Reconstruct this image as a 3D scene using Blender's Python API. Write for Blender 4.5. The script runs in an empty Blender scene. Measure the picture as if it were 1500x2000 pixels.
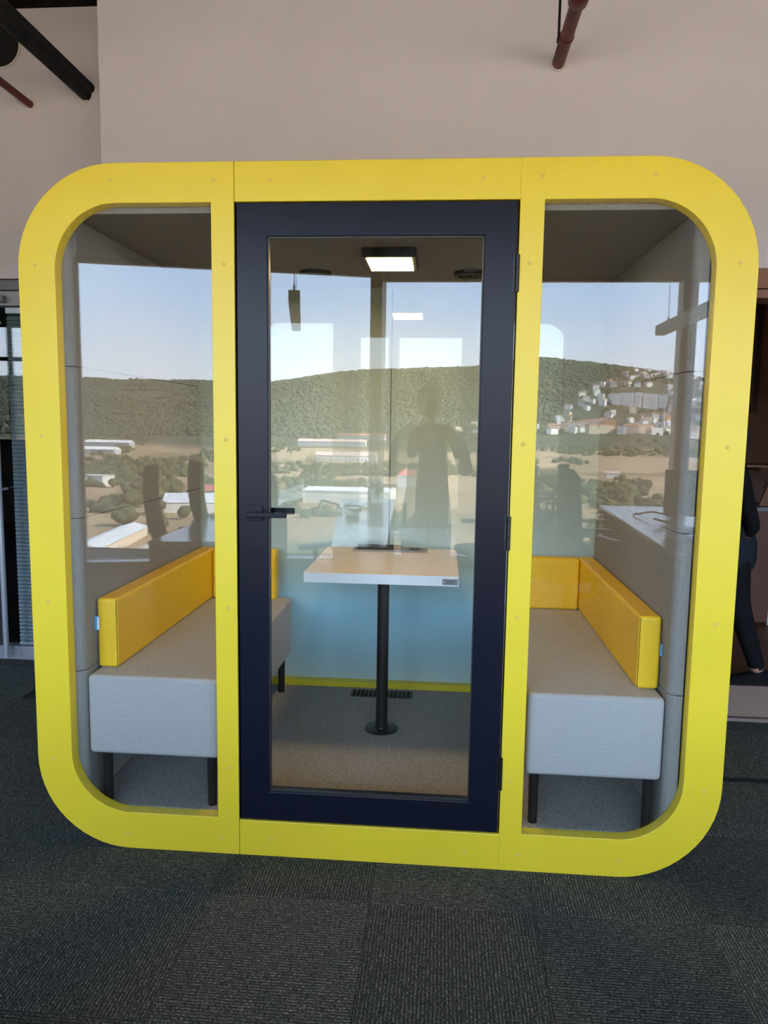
import bpy, bmesh, math, random
import numpy as np
from mathutils import Vector, Matrix
from mathutils.geometry import tessellate_polygon

random.seed(7)
C = bpy.context.scene.collection
SC = bpy.context.scene

# ------------------------------------------------------------------ camera
cam_d = bpy.data.cameras.new('camera')
cam = bpy.data.objects.new('camera', cam_d)
C.objects.link(cam)
CAM = Vector((1.35782, -2.32863, 1.45415))
rx, ux, fx = (0.99673, 0.07954, 0.01421), (-0.02323, 0.11373, 0.99324), (-0.07739, 0.99032, -0.11521)
cam.matrix_world = Matrix(((rx[0], ux[0], -fx[0], CAM.x), (rx[1], ux[1], -fx[1], CAM.y), (rx[2], ux[2], -fx[2], CAM.z), (0, 0, 0, 1)))
cam_d.sensor_fit = 'VERTICAL'
cam_d.sensor_height = 36.0
cam_d.lens = 1450.43 / 2000 * 36.0
cam_d.clip_start, cam_d.clip_end = 0.01, 9000
SC.camera = cam

# ------------------------------------------------------------------ sky, sun, exposure
w = bpy.data.worlds.new('world')
SC.world = w
w.use_nodes = True
nt = w.node_tree
nt.nodes.clear()
wo = nt.nodes.new('ShaderNodeOutputWorld')
bg = nt.nodes.new('ShaderNodeBackground')
tc = nt.nodes.new('ShaderNodeTexCoord')
sx = nt.nodes.new('ShaderNodeSeparateXYZ')
rp = nt.nodes.new('ShaderNodeValToRGB')
nt.links.new(tc.outputs['Generated'], sx.inputs[0])
nt.links.new(sx.outputs['Z'], rp.inputs[0])
el = rp.color_ramp.elements
el[0].position, el[0].color = 0.0, (0.86, 0.90, 1.0, 1)
el[1].position, el[1].color = 1.0, (0.16, 0.30, 0.66, 1)
for p_, c_ in ((0.07, (0.80, 0.88, 1.05, 1)), (0.16, (0.64, 0.82, 1.16, 1)), (0.36, (0.60, 0.79, 1.14, 1)), (0.65, (0.34, 0.54, 0.97, 1))):
    e = el.new(p_)
    e.color = c_
bg.inputs[1].default_value = 5.6
nt.links.new(rp.outputs[0], bg.inputs[0])
nt.links.new(bg.outputs[0], wo.inputs[0])

sun_d = bpy.data.lights.new('sun', 'SUN')
sun_d.energy = 28.0
sun_d.color = (1.0, 0.93, 0.82)
sun_d.angle = 0.0093
sun = bpy.data.objects.new('sun', sun_d)
C.objects.link(sun)
sun.rotation_euler = Vector((-0.80, -0.22, -0.62)).to_track_quat('-Z', 'Y').to_euler()

def portal(loc, sizex, sizey, rotz):
    d = bpy.data.lights.new('window_portal', 'AREA')
    d.shape = 'RECTANGLE'
    d.size, d.size_y = sizex, sizey
    d.cycles.is_portal = True
    o = bpy.data.objects.new('window_portal', d)
    C.objects.link(o)
    o.matrix_world = Matrix.Translation(loc) @ Matrix.Rotation(rotz, 4, 'Z') @ Matrix.Rotation(math.radians(90), 4, 'X')
# light leaves along local -Z; rotated so that it points along +y (into the room)
portal((-0.76, -4.92, 1.53), 2.85, 2.9, math.radians(-15.1))
portal((4.30, -5.54, 1.53), 7.2, 2.9, 0)
portal((-5.40, -3.66, 2.05), 2.5, 1.85, math.radians(-15.1))

SC.view_settings.view_transform = 'Standard'
SC.view_settings.look = 'None'
SC.view_settings.gamma = 1.0
SC.view_settings.exposure = 1.25
try:
    SC.view_settings.use_curve_mapping = False
except Exception:
    pass
SC.cycles.max_bounces = 14
SC.cycles.diffuse_bounces = 5
SC.cycles.glossy_bounces = 6
SC.cycles.transparent_max_bounces = 32
SC.cycles.use_denoising = True
SC.cycles.use_adaptive_sampling = False
SC.cycles.denoiser = 'OPENIMAGEDENOISE'
SC.cycles.denoising_input_passes = 'RGB_ALBEDO_NORMAL'
SC.cycles.denoising_prefilter = 'ACCURATE'
SC.cycles.sample_clamp_indirect = 8.0
SC.cycles.caustics_reflective = True
SC.cycles.blur_glossy = 0.3

GLASS_F0 = 0.0265          # reflectance of each face of the booth glass

# ------------------------------------------------------------------ materials
def mat(name, col, rough=0.6, spec=0.5, metal=0.0):
    m = bpy.data.materials.new(name)
    m.use_nodes = True
    b = m.node_tree.nodes['Principled BSDF']
    b.inputs['Base Color'].default_value = (*col, 1)
    b.inputs['Roughness'].default_value = rough
    b.inputs['Specular IOR Level'].default_value = spec
    b.inputs['Metallic'].default_value = metal
    return m

def N(m, t, **kw):
    n = m.node_tree.nodes.new(t)
    for k, v in kw.items():
        setattr(n, k, v)
    return n

def L(m, a, b):
    m.node_tree.links.new(a, b)

def ramp(m, fac, stops):
    r = N(m, 'ShaderNodeValToRGB')
    e = r.color_ramp.elements
    while len(e) > 1:
        e.remove(e[-1])
    e[0].position, e[0].color = stops[0][0], (*stops[0][1], 1)
    for p, c in stops[1:]:
        x = e.new(p)
        x.color = (*c, 1)
    L(m, fac, r.inputs[0])
    return r

def noise(m, scale, detail=3, coord='Object', rough=0.5, stretch=None):
    t = N(m, 'ShaderNodeTexCoord')
    n = N(m, 'ShaderNodeTexNoise')
    n.inputs['Scale'].default_value = scale
    n.inputs['Detail'].default_value = detail
    n.inputs['Roughness'].default_value = rough
    if stretch:
        mp = N(m, 'ShaderNodeMapping')
        mp.inputs['Scale'].default_value = stretch
        L(m, t.outputs[coord], mp.inputs[0])
        L(m, mp.outputs[0], n.inputs['Vector'])
    else:
        L(m, t.outputs[coord], n.inputs['Vector'])
    return n

def bump(m, height, strength, dist=0.002):
    b = N(m, 'ShaderNodeBump')
    b.inputs['Strength'].default_value = strength
    b.inputs['Distance'].default_value = dist
    L(m, height, b.inputs['Height'])
    L(m, b.outputs[0], m.node_tree.nodes['Principled BSDF'].inputs['Normal'])

def basecol(m, out):
    L(m, out, m.node_tree.nodes['Principled BSDF'].inputs['Base Color'])

def noisy(name, c0, c1, scale, rough=0.7, spec=0.3, detail=4, bstr=0.0, bdist=0.002, stretch=None):
    m = mat(name, c0, rough, spec)
    n = noise(m, scale, detail, stretch=stretch)
    r = ramp(m, n.outputs[0], [(0.3, c0), (0.7, c1)])
    basecol(m, r.outputs[0])
    if bstr:
        bump(m, n.outputs[0], bstr, bdist)
    return m

def fabric(name, c0, c1, scale=420.0, contrast=0.16):
    m = mat(name, c0, 0.95, 0.1)
    a = noise(m, scale, 1, stretch=(1, 1, 0.15))
    b = noise(m, scale, 1, stretch=(0.15, 0.15, 1))
    mx = N(m, 'ShaderNodeMath', operation='ADD')
    L(m, a.outputs[0], mx.inputs[0])
    L(m, b.outputs[0], mx.inputs[1])
    r = ramp(m, mx.outputs[0], [(1.0 - contrast * 2, c0), (1.0 + contrast * 2, c1)])
    basecol(m, r.outputs[0])
    bump(m, mx.outputs[0], 0.2, 0.0008)
    return m

def thin_glass(name, f0, tint):
    m = bpy.data.materials.new(name)
    m.use_nodes = True
    t = m.node_tree
    t.nodes.clear()
    out = N(m, 'ShaderNodeOutputMaterial')
    tr = N(m, 'ShaderNodeBsdfTransparent')
    tr.inputs[0].default_value = (*tint, 1)
    gl = N(m, 'ShaderNodeBsdfGlossy')
    gl.inputs['Roughness'].default_value = 0.0
    gl.inputs['Color'].default_value = (1, 1, 1, 1)
    lw = N(m, 'ShaderNodeLayerWeight')
    lw.inputs[0].default_value = 0.5
    pw = N(m, 'ShaderNodeMath', operation='POWER')
    pw.inputs[1].default_value = 5.0
    L(m, lw.outputs['Facing'], pw.inputs[0])
    ml = N(m, 'ShaderNodeMath', operation='MULTIPLY_ADD')
    ml.inputs[1].default_value = 1 - f0
    ml.inputs[2].default_value = f0
    L(m, pw.outputs[0], ml.inputs[0])
    mx = N(m, 'ShaderNodeMixShader')
    L(m, ml.outputs[0], mx.inputs[0])
    L(m, tr.outputs[0], mx.inputs[1])
    L(m, gl.outputs[0], mx.inputs[2])
    L(m, mx.outputs[0], out.inputs[0])
    return m

def emit(name, col, s):
    m = mat(name, (0.8, 0.8, 0.8), 0.5)
    b = m.node_tree.nodes['Principled BSDF']
    b.inputs['Emission Color'].default_value = (*col, 1)
    b.inputs['Emission Strength'].default_value = s
    return m

M = {}
M['yellow'] = noisy('yellow_lacquer', (0.80, 0.60, 0.028), (0.83, 0.63, 0.032), 3.0, 0.36, 0.45)
M['plug'] = mat('screw_plug', (0.76, 0.52, 0.12), 0.95, 0.05)
M['black_door'] = mat('black_door_paint', (0.008, 0.009, 0.018), 0.30, 0.20)
M['black'] = mat('black_powder_coat', (0.008, 0.008, 0.009), 0.4, 0.5)
M['black_matt'] = mat('black_matt', (0.008, 0.008, 0.008), 0.8, 0.2)
M['rubber'] = mat('rubber', (0.01, 0.01, 0.01), 0.8, 0.2)
M['felt'] = fabric('grey_felt', (0.185, 0.18, 0.175), (0.28, 0.272, 0.265), 800)
M['felt_ceiling'] = noisy('dark_felt', (0.21, 0.195, 0.18), (0.26, 0.245, 0.225), 180, 0.95, 0.1)
M['bench'] = fabric('grey_bench_fabric', (0.30, 0.30, 0.30), (0.42, 0.415, 0.41), 800, 0.22)
M['cushion'] = noisy('yellow_leatherette', (0.78, 0.47, 0.012), (0.84, 0.52, 0.018), 60, 0.42, 0.4, bstr=0.08)
M['tag'] = mat('blue_tag', (0.10, 0.42, 0.78), 0.6)
M['tagwhite'] = mat('white_tag', (0.8, 0.82, 0.8), 0.6)
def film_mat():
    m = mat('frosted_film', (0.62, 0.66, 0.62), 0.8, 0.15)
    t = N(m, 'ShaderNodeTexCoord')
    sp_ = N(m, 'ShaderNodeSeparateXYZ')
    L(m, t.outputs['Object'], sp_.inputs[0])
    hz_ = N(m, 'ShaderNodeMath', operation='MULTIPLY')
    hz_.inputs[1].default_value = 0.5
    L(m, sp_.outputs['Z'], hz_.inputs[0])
    r = ramp(m, hz_.outputs[0], [(0.07, (0.58, 0.66, 0.68)), (0.16, (0.40, 0.58, 0.67)), (0.26, (0.33, 0.55, 0.69)), (0.40, (0.49, 0.56, 0.55)), (0.55, (0.42, 0.45, 0.415)), (0.85, (0.30, 0.31, 0.27))])  # film tint, with sky blue low down and upward dimming painted into it
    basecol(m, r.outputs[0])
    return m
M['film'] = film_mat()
M['glass'] = thin_glass('booth_glass', GLASS_F0, (0.985, 0.995, 0.985))
M['glass_back'] = thin_glass('booth_back_glass', 0.017, (0.97, 0.99, 0.975))
M['window_glass'] = thin_glass('window_glass', 0.02, (0.97, 0.985, 0.975))
M['laminate'] = noisy('beige_laminate', (0.62, 0.50, 0.40), (0.66, 0.54, 0.43), 12, 0.22, 0.5, stretch=(1, 8, 1))
M['white_edge'] = mat('white_edge', (0.80, 0.82, 0.84), 0.35)
M['steel_plate'] = mat('steel_plate', (0.30, 0.31, 0.33), 0.35, 0.5, 0.8)
M['engrave'] = mat('engraving', (0.03, 0.03, 0.035), 0.5)
M['booth_carpet'] = noisy('booth_carpet', (0.10, 0.098, 0.097), (0.52, 0.50, 0.48), 260, 0.95, 0.1, bstr=0.6, bdist=0.004)
M['wall'] = noisy('beige_wall_paint', (0.675, 0.645, 0.69), (0.705, 0.675, 0.72), 2.2, 0.85, 0.2)
M['wall2'] = noisy('beige_wall_paint_far', (0.655, 0.62, 0.665), (0.685, 0.65, 0.695), 2.0, 0.85, 0.2)
M['ceiling'] = mat('black_ceiling_paint', (0.012, 0.011, 0.010), 0.9, 0.1)
M['facade'] = mat('facade_frame', (0.16, 0.145, 0.13), 0.5, 0.4)
M['facade_light'] = mat('facade_frame_light', (0.36, 0.33, 0.30), 0.5, 0.4)
M['sill'] = mat('window_sill', (0.55, 0.56, 0.58), 0.3, 0.5)
M['alu'] = mat('grey_aluminium', (0.34, 0.34, 0.37), 0.45, 0.5, 0.3)
M['alu_dark'] = mat('grey_aluminium_dark', (0.22, 0.22, 0.23), 0.5, 0.4, 0.3)
M['chrome'] = mat('brushed_steel', (0.52, 0.55, 0.60), 0.35, 0.5, 0.45)
M['slat'] = mat('blind_slat', (0.13, 0.175, 0.20), 0.35, 0.5)
M['red'] = noisy('red_pipe_paint', (0.095, 0.007, 0.007), (0.125, 0.010, 0.009), 20, 0.45, 0.4)
M['insul'] = noisy('black_pipe_insulation', (0.009, 0.009, 0.010), (0.016, 0.017, 0.018), 30, 0.75, 0.3)
M['plaster'] = mat('white_plaster', (0.62, 0.60, 0.56), 0.9)
M['wood'] = noisy('brown_wood', (0.085, 0.026, 0.010), (0.11, 0.036, 0.015), 6, 0.5, 0.4, stretch=(1, 1, 0.1))
M['wood_light'] = noisy('light_brown_wood', (0.15, 0.058, 0.020), (0.18, 0.07, 0.026), 6, 0.5, 0.4, stretch=(0.2, 1, 1))
M['header'] = noisy('reddish_wood_header', (0.24, 0.10, 0.065), (0.29, 0.13, 0.085), 8, 0.5, 0.4, stretch=(0.1, 1, 1))
M['brownwall'] = noisy('brown_wall_panel', (0.15, 0.062, 0.035), (0.17, 0.075, 0.042), 3, 0.7, 0.3)
M['board'] = mat('dark_board', (0.035, 0.016, 0.010), 0.5, 0.3)
M['vinyl'] = noisy('pinkish_vinyl_floor', (0.86, 0.64, 0.55), (0.90, 0.68, 0.58), 5, 0.5, 0.4)
M['strip'] = mat('threshold_strip', (0.24, 0.17, 0.155), 0.5, 0.4)
M['cloth_black'] = noisy('black_cloth', (0.006, 0.006, 0.007), (0.012, 0.012, 0.014), 60, 0.9, 0.1)
M['cloth_navy'] = noisy('navy_cloth', (0.014, 0.018, 0.025), (0.022, 0.027, 0.036), 60, 0.9, 0.1)
M['cloth_grey'] = noisy('grey_cloth', (0.035, 0.035, 0.037), (0.05, 0.05, 0.053), 60, 0.9, 0.1)
M['skin'] = mat('skin', (0.45, 0.26, 0.18), 0.5)
M['hair'] = mat('dark_hair', (0.012, 0.009, 0.008), 0.6)
M['eye'] = mat('eye', (0.03, 0.02, 0.015), 0.2)
M['lip'] = mat('lip', (0.36, 0.16, 0.13), 0.5)
M['phone'] = mat('phone_shell', (0.02, 0.02, 0.022), 0.25)
M['desk'] = mat('desk_top_laminate', (0.62, 0.62, 0.63), 0.16, 0.6)
M['desk_side'] = mat('desk_side_panel', (0.16, 0.155, 0.15), 0.5)
M['chair'] = noisy('charcoal_chair_fabric', (0.018, 0.018, 0.02), (0.03, 0.03, 0.032), 80, 0.85, 0.2)
M['plastic'] = mat('dark_plastic', (0.025, 0.025, 0.027), 0.45)
M['screen'] = mat('grey_screen_fabric', (0.12, 0.115, 0.115), 0.8)
M['lamp_body'] = mat('grey_lamp_body', (0.20, 0.195, 0.19), 0.45)
M['diffuser'] = mat('white_diffuser', (0.75, 0.75, 0.72), 0.5)
M['led'] = emit('warm_led', (1.0, 0.66, 0.27), 36.0)
M['cup'] = thin_glass('clear_cup', 0.06, (0.93, 0.95, 0.95))

def carpet_tile_mat():
    m = mat('ribbed_carpet', (0.03, 0.032, 0.032), 0.95, 0.08)
    t = N(m, 'ShaderNodeTexCoord')
    wv = N(m, 'ShaderNodeTexWave', wave_type='BANDS', bands_direction='X', wave_profile='SIN')
    wv.inputs['Scale'].default_value = 31.0
    wv.inputs['Distortion'].default_value = 1.1
    wv.inputs['Detail'].default_value = 1.0
    wv.inputs['Detail Scale'].default_value = 4.0
    L(m, t.outputs['Object'], wv.inputs['Vector'])
    n = noise(m, 60, 3, stretch=(3.0, 0.45, 1))
    n2 = noise(m, 260, 3, stretch=(1.6, 0.5, 1))
    oi = N(m, 'ShaderNodeObjectInfo')
    k1 = N(m, 'ShaderNodeMapRange')
    k1.inputs['From Min'].default_value = 0.36
    k1.inputs['From Max'].default_value = 0.68
    L(m, n2.outputs[0], k1.inputs['Value'])
    wv2 = N(m, 'ShaderNodeMath', operation='MULTIPLY_ADD')
    wv2.inputs[1].default_value = 0.62
    wv2.inputs[2].default_value = 0.38
    L(m, wv.outputs[0], wv2.inputs[0])
    mul = N(m, 'ShaderNodeMath', operation='MULTIPLY')
    L(m, wv2.outputs[0], mul.inputs[0])
    L(m, k1.outputs[0], mul.inputs[1])
    ad = N(m, 'ShaderNodeMath', operation='MULTIPLY')
    k2 = N(m, 'ShaderNodeMapRange')
    k2.inputs['From Min'].default_value = 0.25
    k2.inputs['From Max'].default_value = 0.70
    k2.inputs['To Min'].default_value = 0.35
    k2.inputs['To Max'].default_value = 1.3
    L(m, n.outputs[0], k2.inputs['Value'])
    L(m, mul.outputs[0], ad.inputs[0])
    L(m, k2.outputs[0], ad.inputs[1])
    r = ramp(m, ad.outputs[0], [(0.03, (0.030, 0.035, 0.032)), (0.30, (0.084, 0.090, 0.083)), (0.85, (0.36, 0.36, 0.33))])
    hsv = N(m, 'ShaderNodeHueSaturation')
    mr = N(m, 'ShaderNodeMapRange')
    mr.inputs['To Min'].default_value = 0.85
    mr.inputs['To Max'].default_value = 1.15
    L(m, oi.outputs['Random'], mr.inputs['Value'])
    L(m, mr.outputs[0], hsv.inputs['Value'])
    L(m, r.outputs[0], hsv.inputs['Color'])
    basecol(m, hsv.outputs[0])
    bump(m, wv.outputs[0], 0.3, 0.002)
    return m
M['carpet'] = carpet_tile_mat()
M['subfloor'] = mat('subfloor', (0.03, 0.03, 0.03), 0.95)

# ------------------------------------------------------------------ mesh helpers
def empty(name, loc=(0, 0, 0), label=None, cat=None, group=None, kind=None, rotz=0.0):
    o = bpy.data.objects.new(name, None)
    o.empty_display_size = 0.1
    C.objects.link(o)
    o.location = loc
    o.rotation_euler = (0, 0, rotz)
    tag(o, label, cat, group, kind)
    return o

def tag(o, label=None, cat=None, group=None, kind=None):
    if label: o['label'] = label
    if cat: o['category'] = cat
    if group: o['group'] = group
    if kind: o['kind'] = kind
    return o

def origin(o):
    v = Vector((0, 0, 0))
    while o is not None:
        v += o.location
        o = o.parent
    return v

class MB:
    def __init__(s):
        s.v, s.f = [], []
    def add(s, vs, fs):
        k = len(s.v)
        s.v += [tuple(x) for x in vs]
        s.f += [tuple(i + k for i in f) for f in fs]
        return s
    def box(s, x0, x1, y0, y1, z0, z1):
        v = [(x0, y0, z0), (x1, y0, z0), (x1, y1, z0), (x0, y1, z0), (x0, y0, z1), (x1, y0, z1), (x1, y1, z1), (x0, y1, z1)]
        return s.add(v, [(0, 3, 2, 1), (4, 5, 6, 7), (0, 1, 5, 4), (1, 2, 6, 5), (2, 3, 7, 6), (3, 0, 4, 7)])
    def hexa(s, bot, top):
        return s.add(list(bot) + list(top), [(0, 3, 2, 1), (4, 5, 6, 7), (0, 1, 5, 4), (1, 2, 6, 5), (2, 3, 7, 6), (3, 0, 4, 7)])
    def cyl(s, p0, p1, r0, r1=None, seg=16):
        return s.tube([p0, p1], [r0, r0 if r1 is None else r1], seg)
    def tube(s, pts, r, seg=10, cap=True):
        pts = [Vector(p) for p in pts]
        n = len(pts)
        if not isinstance(r, (list, tuple)): r = [r] * n
        prev = None
        vs, fs = [], []
        for i, p in enumerate(pts):
            t = (pts[min(i + 1, n - 1)] - pts[max(i - 1, 0)]).normalized()
            if prev is None:
                a = Vector((0, 0, 1)) if abs(t.z) < 0.9 else Vector((1, 0, 0))
                u = t.cross(a).normalized()
            else:
                u = (prev - t * prev.dot(t)).normalized()
            prev = u
            q = t.cross(u)
            for k in range(seg):
                an = 2 * math.pi * k / seg
                vs.append(p + (u * math.cos(an) + q * math.sin(an)) * r[i])
        for i in range(n - 1):
            for k in range(seg):
                a, b = i * seg + k, i * seg + (k + 1) % seg
                fs.append((a, b, b + seg, a + seg))
        if cap:
            fs.append(tuple(range(seg))[::-1])
            fs.append(tuple((n - 1) * seg + k for k in range(seg)))
        return s.add(vs, fs)
    def lathe(s, prof, cen, seg=24, axis='Z'):
        vs, fs = [], []
        n = len(prof)
        for r, h in prof:
            for k in range(seg):
                a = 2 * math.pi * k / seg
                x, y = r * math.cos(a), r * math.sin(a)
                if axis == 'Z': vs.append((cen[0] + x, cen[1] + y, cen[2] + h))
                else: vs.append((cen[0] + x, cen[1] + h, cen[2] + y))
        for i in range(n - 1):
            for k in range(seg):
                a, b = i * seg + k, i * seg + (k + 1) % seg
                fs.append((a, b, b + seg, a + seg))
        fs.append(tuple(range(seg))[::-1])
        fs.append(tuple((n - 1) * seg + k for k in range(seg)))
        return s.add(vs, fs)
    def prism(s, outer, holes, a0, a1, plane='XZ'):
        loops = [outer] + list(holes)
        flat = [p for l in loops for p in l]
        tris = tessellate_polygon([[Vector((p[0], p[1], 0)) for p in l] for l in loops])
        def P(p, a):
            return (p[0], a, p[1]) if plane == 'XZ' else ((p[0], p[1], a) if plane == 'XY' else (a, p[0], p[1]))
        n = len(flat)
        vs = [P(p, a0) for p in flat] + [P(p, a1) for p in flat]
        fs = [tuple(t) for t in tris] + [tuple(n + i for i in reversed(t)) for t in tris]
        k = 0
        for l in loops:
            m = len(l)
            for i in range(m):
                a, b = k + i, k + (i + 1) % m
                fs.append((a, b, b + n, a + n))
            k += m
        return s.add(vs, fs)
    def build(s, name, m, parent=None, bevel=0.0, seg=2, smooth=False, label=None, local=False, angle=0.6):
        me = bpy.data.meshes.new(name)
        off = Vector((0, 0, 0)) if (parent is None or local) else origin(parent)
        me.from_pydata([tuple(Vector(v) - off) for v in s.v], [], s.f)
        bm = bmesh.new()
        bm.from_mesh(me)
        bmesh.ops.recalc_face_normals(bm, faces=bm.faces)
        bm.to_mesh(me)
        bm.free()
        if smooth:
            me.polygons.foreach_set('use_smooth', [True] * len(me.polygons))
            try:
                me.set_sharp_from_angle(angle=math.radians(50))
            except Exception:
                pass
        me.materials.append(m)
        o = bpy.data.objects.new(name, me)
        C.objects.link(o)
        if parent is not None: o.parent = parent
        if bevel:
            b = o.modifiers.new('bevel', 'BEVEL')
            b.width, b.segments, b.limit_method, b.angle_limit = bevel, seg, 'ANGLE', angle
            b.harden_normals = False
            if smooth is False and seg > 2:
                me.polygons.foreach_set('use_smooth', [True] * len(me.polygons))
                b.harden_normals = True
        if label: o['label'] = label
        return o

def arc(cx, cz, r, a0, a1, n=14):
    return [(cx + r * math.cos(math.radians(a0 + (a1 - a0) * i / n)), cz + r * math.sin(math.radians(a0 + (a1 - a0) * i / n))) for i in range(n + 1)]

def structure(o):
    o['kind'] = 'structure'
    return o

# ------------------------------------------------------------------ room shell (structure)
structure(MB().box(-7.6, 8.5, -5.95, 5.2, -0.30, -0.012).build('floor', M['subfloor']))
floor = bpy.data.objects['floor']
structure(MB().box(-7.6, 8.5, -5.95, 5.2, 3.72, 3.95).build('ceiling', M['ceiling']))
structure(MB().box(-7.6, -7.4, -5.95, 5.2, -0.012, 3.72).build('wall_left', M['wall2']))
structure(MB().box(8.3, 8.5, -5.95, 5.2, -0.012, 3.72).build('wall_right', M['wall2']))
structure(MB().box(-7.4, 8.3, 5.0, 5.2, -0.012, 3.72).build('wall_far', M['brownwall']))

# main wall behind the booth with the opening on its right
WY = 1.43
structure(MB().box(-0.375, 2.42, WY, WY + 0.18, -0.012, 3.72).box(2.42, 4.6, WY, WY + 0.18, 2.22, 3.72)
          .box(4.6, 8.3, WY, WY + 0.18, -0.012, 3.72).box(-0.375, -0.20, WY + 0.18, 1.90, -0.012, 3.72).build('wall_back', M['wall']))
structure(MB().box(-7.4, -0.375, 1.90, 2.05, 2.268, 3.72).box(-0.374, -0.20, 1.90, 5.0, -0.012, 3.72).build('wall_back_left', M['wall2']))
# wooden header of the opening
hd = structure(MB().box(2.42, 4.6, WY - 0.012, WY + 0.06, 2.128, 2.22).build('trim_1', M['header']))
MB().box(2.42, 4.6, WY + 0.0, WY + 0.17, 2.085, 2.124).build('trim_lower_board', M['header'], hd)
# room through the opening
structure(MB().box(2.42, 8.3, WY - 0.0, 5.0, -0.012, 0.012).build('floor_2', M['vinyl']))
structure(MB().box(2.42, 8.3, WY - 0.03, WY + 0.0, -0.012, 0.016).build('trim_2', M['strip'], bevel=0.003))
structure(MB().box(2.30, 2.42, WY + 0.18, 5.0, -0.012, 3.72).build('wall_inner', M['brownwall']))

# ---- carpet tiles: 50 cm, quarter turned
tile_me = None
T = 0.5
X0, Y0 = 0.665 - 5 * T, -0.213
for i in range(-1, 14):
    for j in range(-3, 5):
        cx, cy = X0 + (i + 0.5) * T, Y0 + (j + 0.5) * T
        x0, x1, y0, y1 = cx - T / 2, cx + T / 2, cy - T / 2, cy + T / 2
        if y1 > 1.90 or (y1 > WY + 0.02 and x1 > -0.40): continue
        if tile_me is None:
            h = T / 2 - 0.0004
            b = MB()
            b.hexa([(-h, -h, -0.010), (h, -h, -0.010), (h, h, -0.010), (-h, h, -0.010)], [(-h + .0007, -h + .0007, 0), (h - .0007, -h + .0007, 0), (h - .0007, h - .0007, 0), (-h + .0007, h - .0007, 0)])
            o = b.build('carpet_tile', M['carpet'], floor)
            tile_me = o.data
        else:
            o = bpy.data.objects.new('carpet_tile', tile_me)
            C.objects.link(o)
            o.parent = floor
        o.location = (cx, cy, 0)
        o.rotation_euler = (0, 0, math.pi / 2 if (i + j) % 2 == 0 else 0)
# trimmed border tiles in front of the walls
b = MB().box(-0.375, 2.40, 1.288, WY, -0.010, -0.0005).box(2.42, 5.0, 1.288, WY - 0.03, -0.010, -0.0005).box(-7.4, -0.38, 1.787, 1.93, -0.010, -0.0005)
b.build('carpet_border', M['carpet'], floor)
MB().box(-7.4, 8.3, -5.6, Y0 - 3 * T, -0.010, -0.0005).build('carpet_field', M['carpet'], floor)

# ------------------------------------------------------------------ window facade behind the camera
ZS, ZH = 0.10, 2.95
A, B = Vector((-2.12, -4.575, 0)), Vector((0.62, -5.315, 0))
dirL = (B - A).normalized()
nrmL = Vector((dirL.y, -dirL.x, 0))                 # outward
def slab(p, q, d0, d1, z0, z1, mb):
    n = nrmL
    bot = [p + n * d0, q + n * d0, q + n * d1, p + n * d1]
    return mb.hexa([(v.x, v.y, z0) for v in bot], [(v.x, v.y, z1) for v in bot])
win1 = structure(empty('window_1', (A.x, A.y, 0)))
win1['kind'] = 'structure'
mb = MB()
slab(A, B, 0, 0.08, ZH, ZH + 0.05, mb)
slab(A, B, 0, 0.08, ZS - 0.02, ZS, mb)
slab(A - dirL * 0.05, A, 0, 0.08, ZS - 0.02, ZH + 0.05, mb)
slab(B - dirL * 0.02, B, 0, 0.08, ZS, ZH, mb)
mb.build('window_frame', M['facade_light'], win1)
mb = MB(); slab(A, B, 0.04, 0.052, ZS, ZH, mb); mb.build('glass_pane', M['window_glass'], win1)
mb = MB(); slab(A - dirL * 0.05, B, -0.14, 0.03, ZS - 0.06, ZS, mb); mb.build('window_sill', M['sill'], win1)
mb = MB()
A2 = A - dirL * 5.6
WA, WB = A - dirL * 4.6, A - dirL * 2.2
slab(WB, A - dirL * 0.05, 0, 0.25, -0.012, 3.72, mb)
slab(A2, WA, 0, 0.25, -0.012, 3.72, mb)
slab(WA, WB, 0, 0.25, 2.78, 3.72, mb)
slab(WA, WB, 0, 0.25, -0.012, 1.15, mb)
slab(A, B + dirL * 0.05, 0, 0.25, ZH + 0.05, 3.72, mb)
slab(A, B + dirL * 0.05, 0.0, 0.25, -0.012, ZS - 0.06, mb)
structure(mb.build('wall_front_left', M['wall2']))
win3 = structure(empty('window_3', (WA.x, WA.y, 0)))
mb = MB(); slab(WA, WB, 0.04, 0.052, 1.15, 2.78, mb); mb.build('glass_pane', M['window_glass'], win3)
mb = MB(); WM = WA.lerp(WB, 0.42); slab(WM, WM + dirL * .07, -0.02, 0.12, 1.15, 2.78, mb); slab(WA, WB, 0, .08, 1.15, 1.19, mb); slab(WA, WB, 0, .08, 2.74, 2.78, mb); slab(WA, WB, -.01, .09, 2.28, 2.33, mb); mb.build('window_frame', M['facade'], win3)
structure(MB().box(0.60, 0.715, -5.75, -5.25, -0.012, 3.72).build('wall_pillar', M['facade']))
FY = -5.55
win2 = structure(empty('window_2', (0.715, FY, 0)))
mb = MB().box(0.715, 8.3, FY - 0.08, FY, ZH, ZH + 0.05).box(0.715, 8.3, FY - 0.08, FY, ZS - 0.02, ZS)
mb.build('window_frame', M['facade_light'], win2)
MB().box(3.725, 3.80, FY - 0.10, FY + 0.07, ZS, ZH).build('mullion', M['facade_light'], win2)
MB().box(3.80, 3.875, FY - 0.10, FY + 0.07, ZS, ZH).build('mullion', M['facade'], win2)
MB().box(6.10, 6.20, FY - 0.10, FY + 0.07, ZS, ZH).build('mullion', M['facade'], win2)
for a, b_ in ((0.715, 3.725), (3.875, 6.10), (6.20, 8.3)):
    MB().box(a, b_, FY - 0.052, FY - 0.04, ZS, ZH).build('glass_pane', M['window_glass'], win2)
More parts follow.
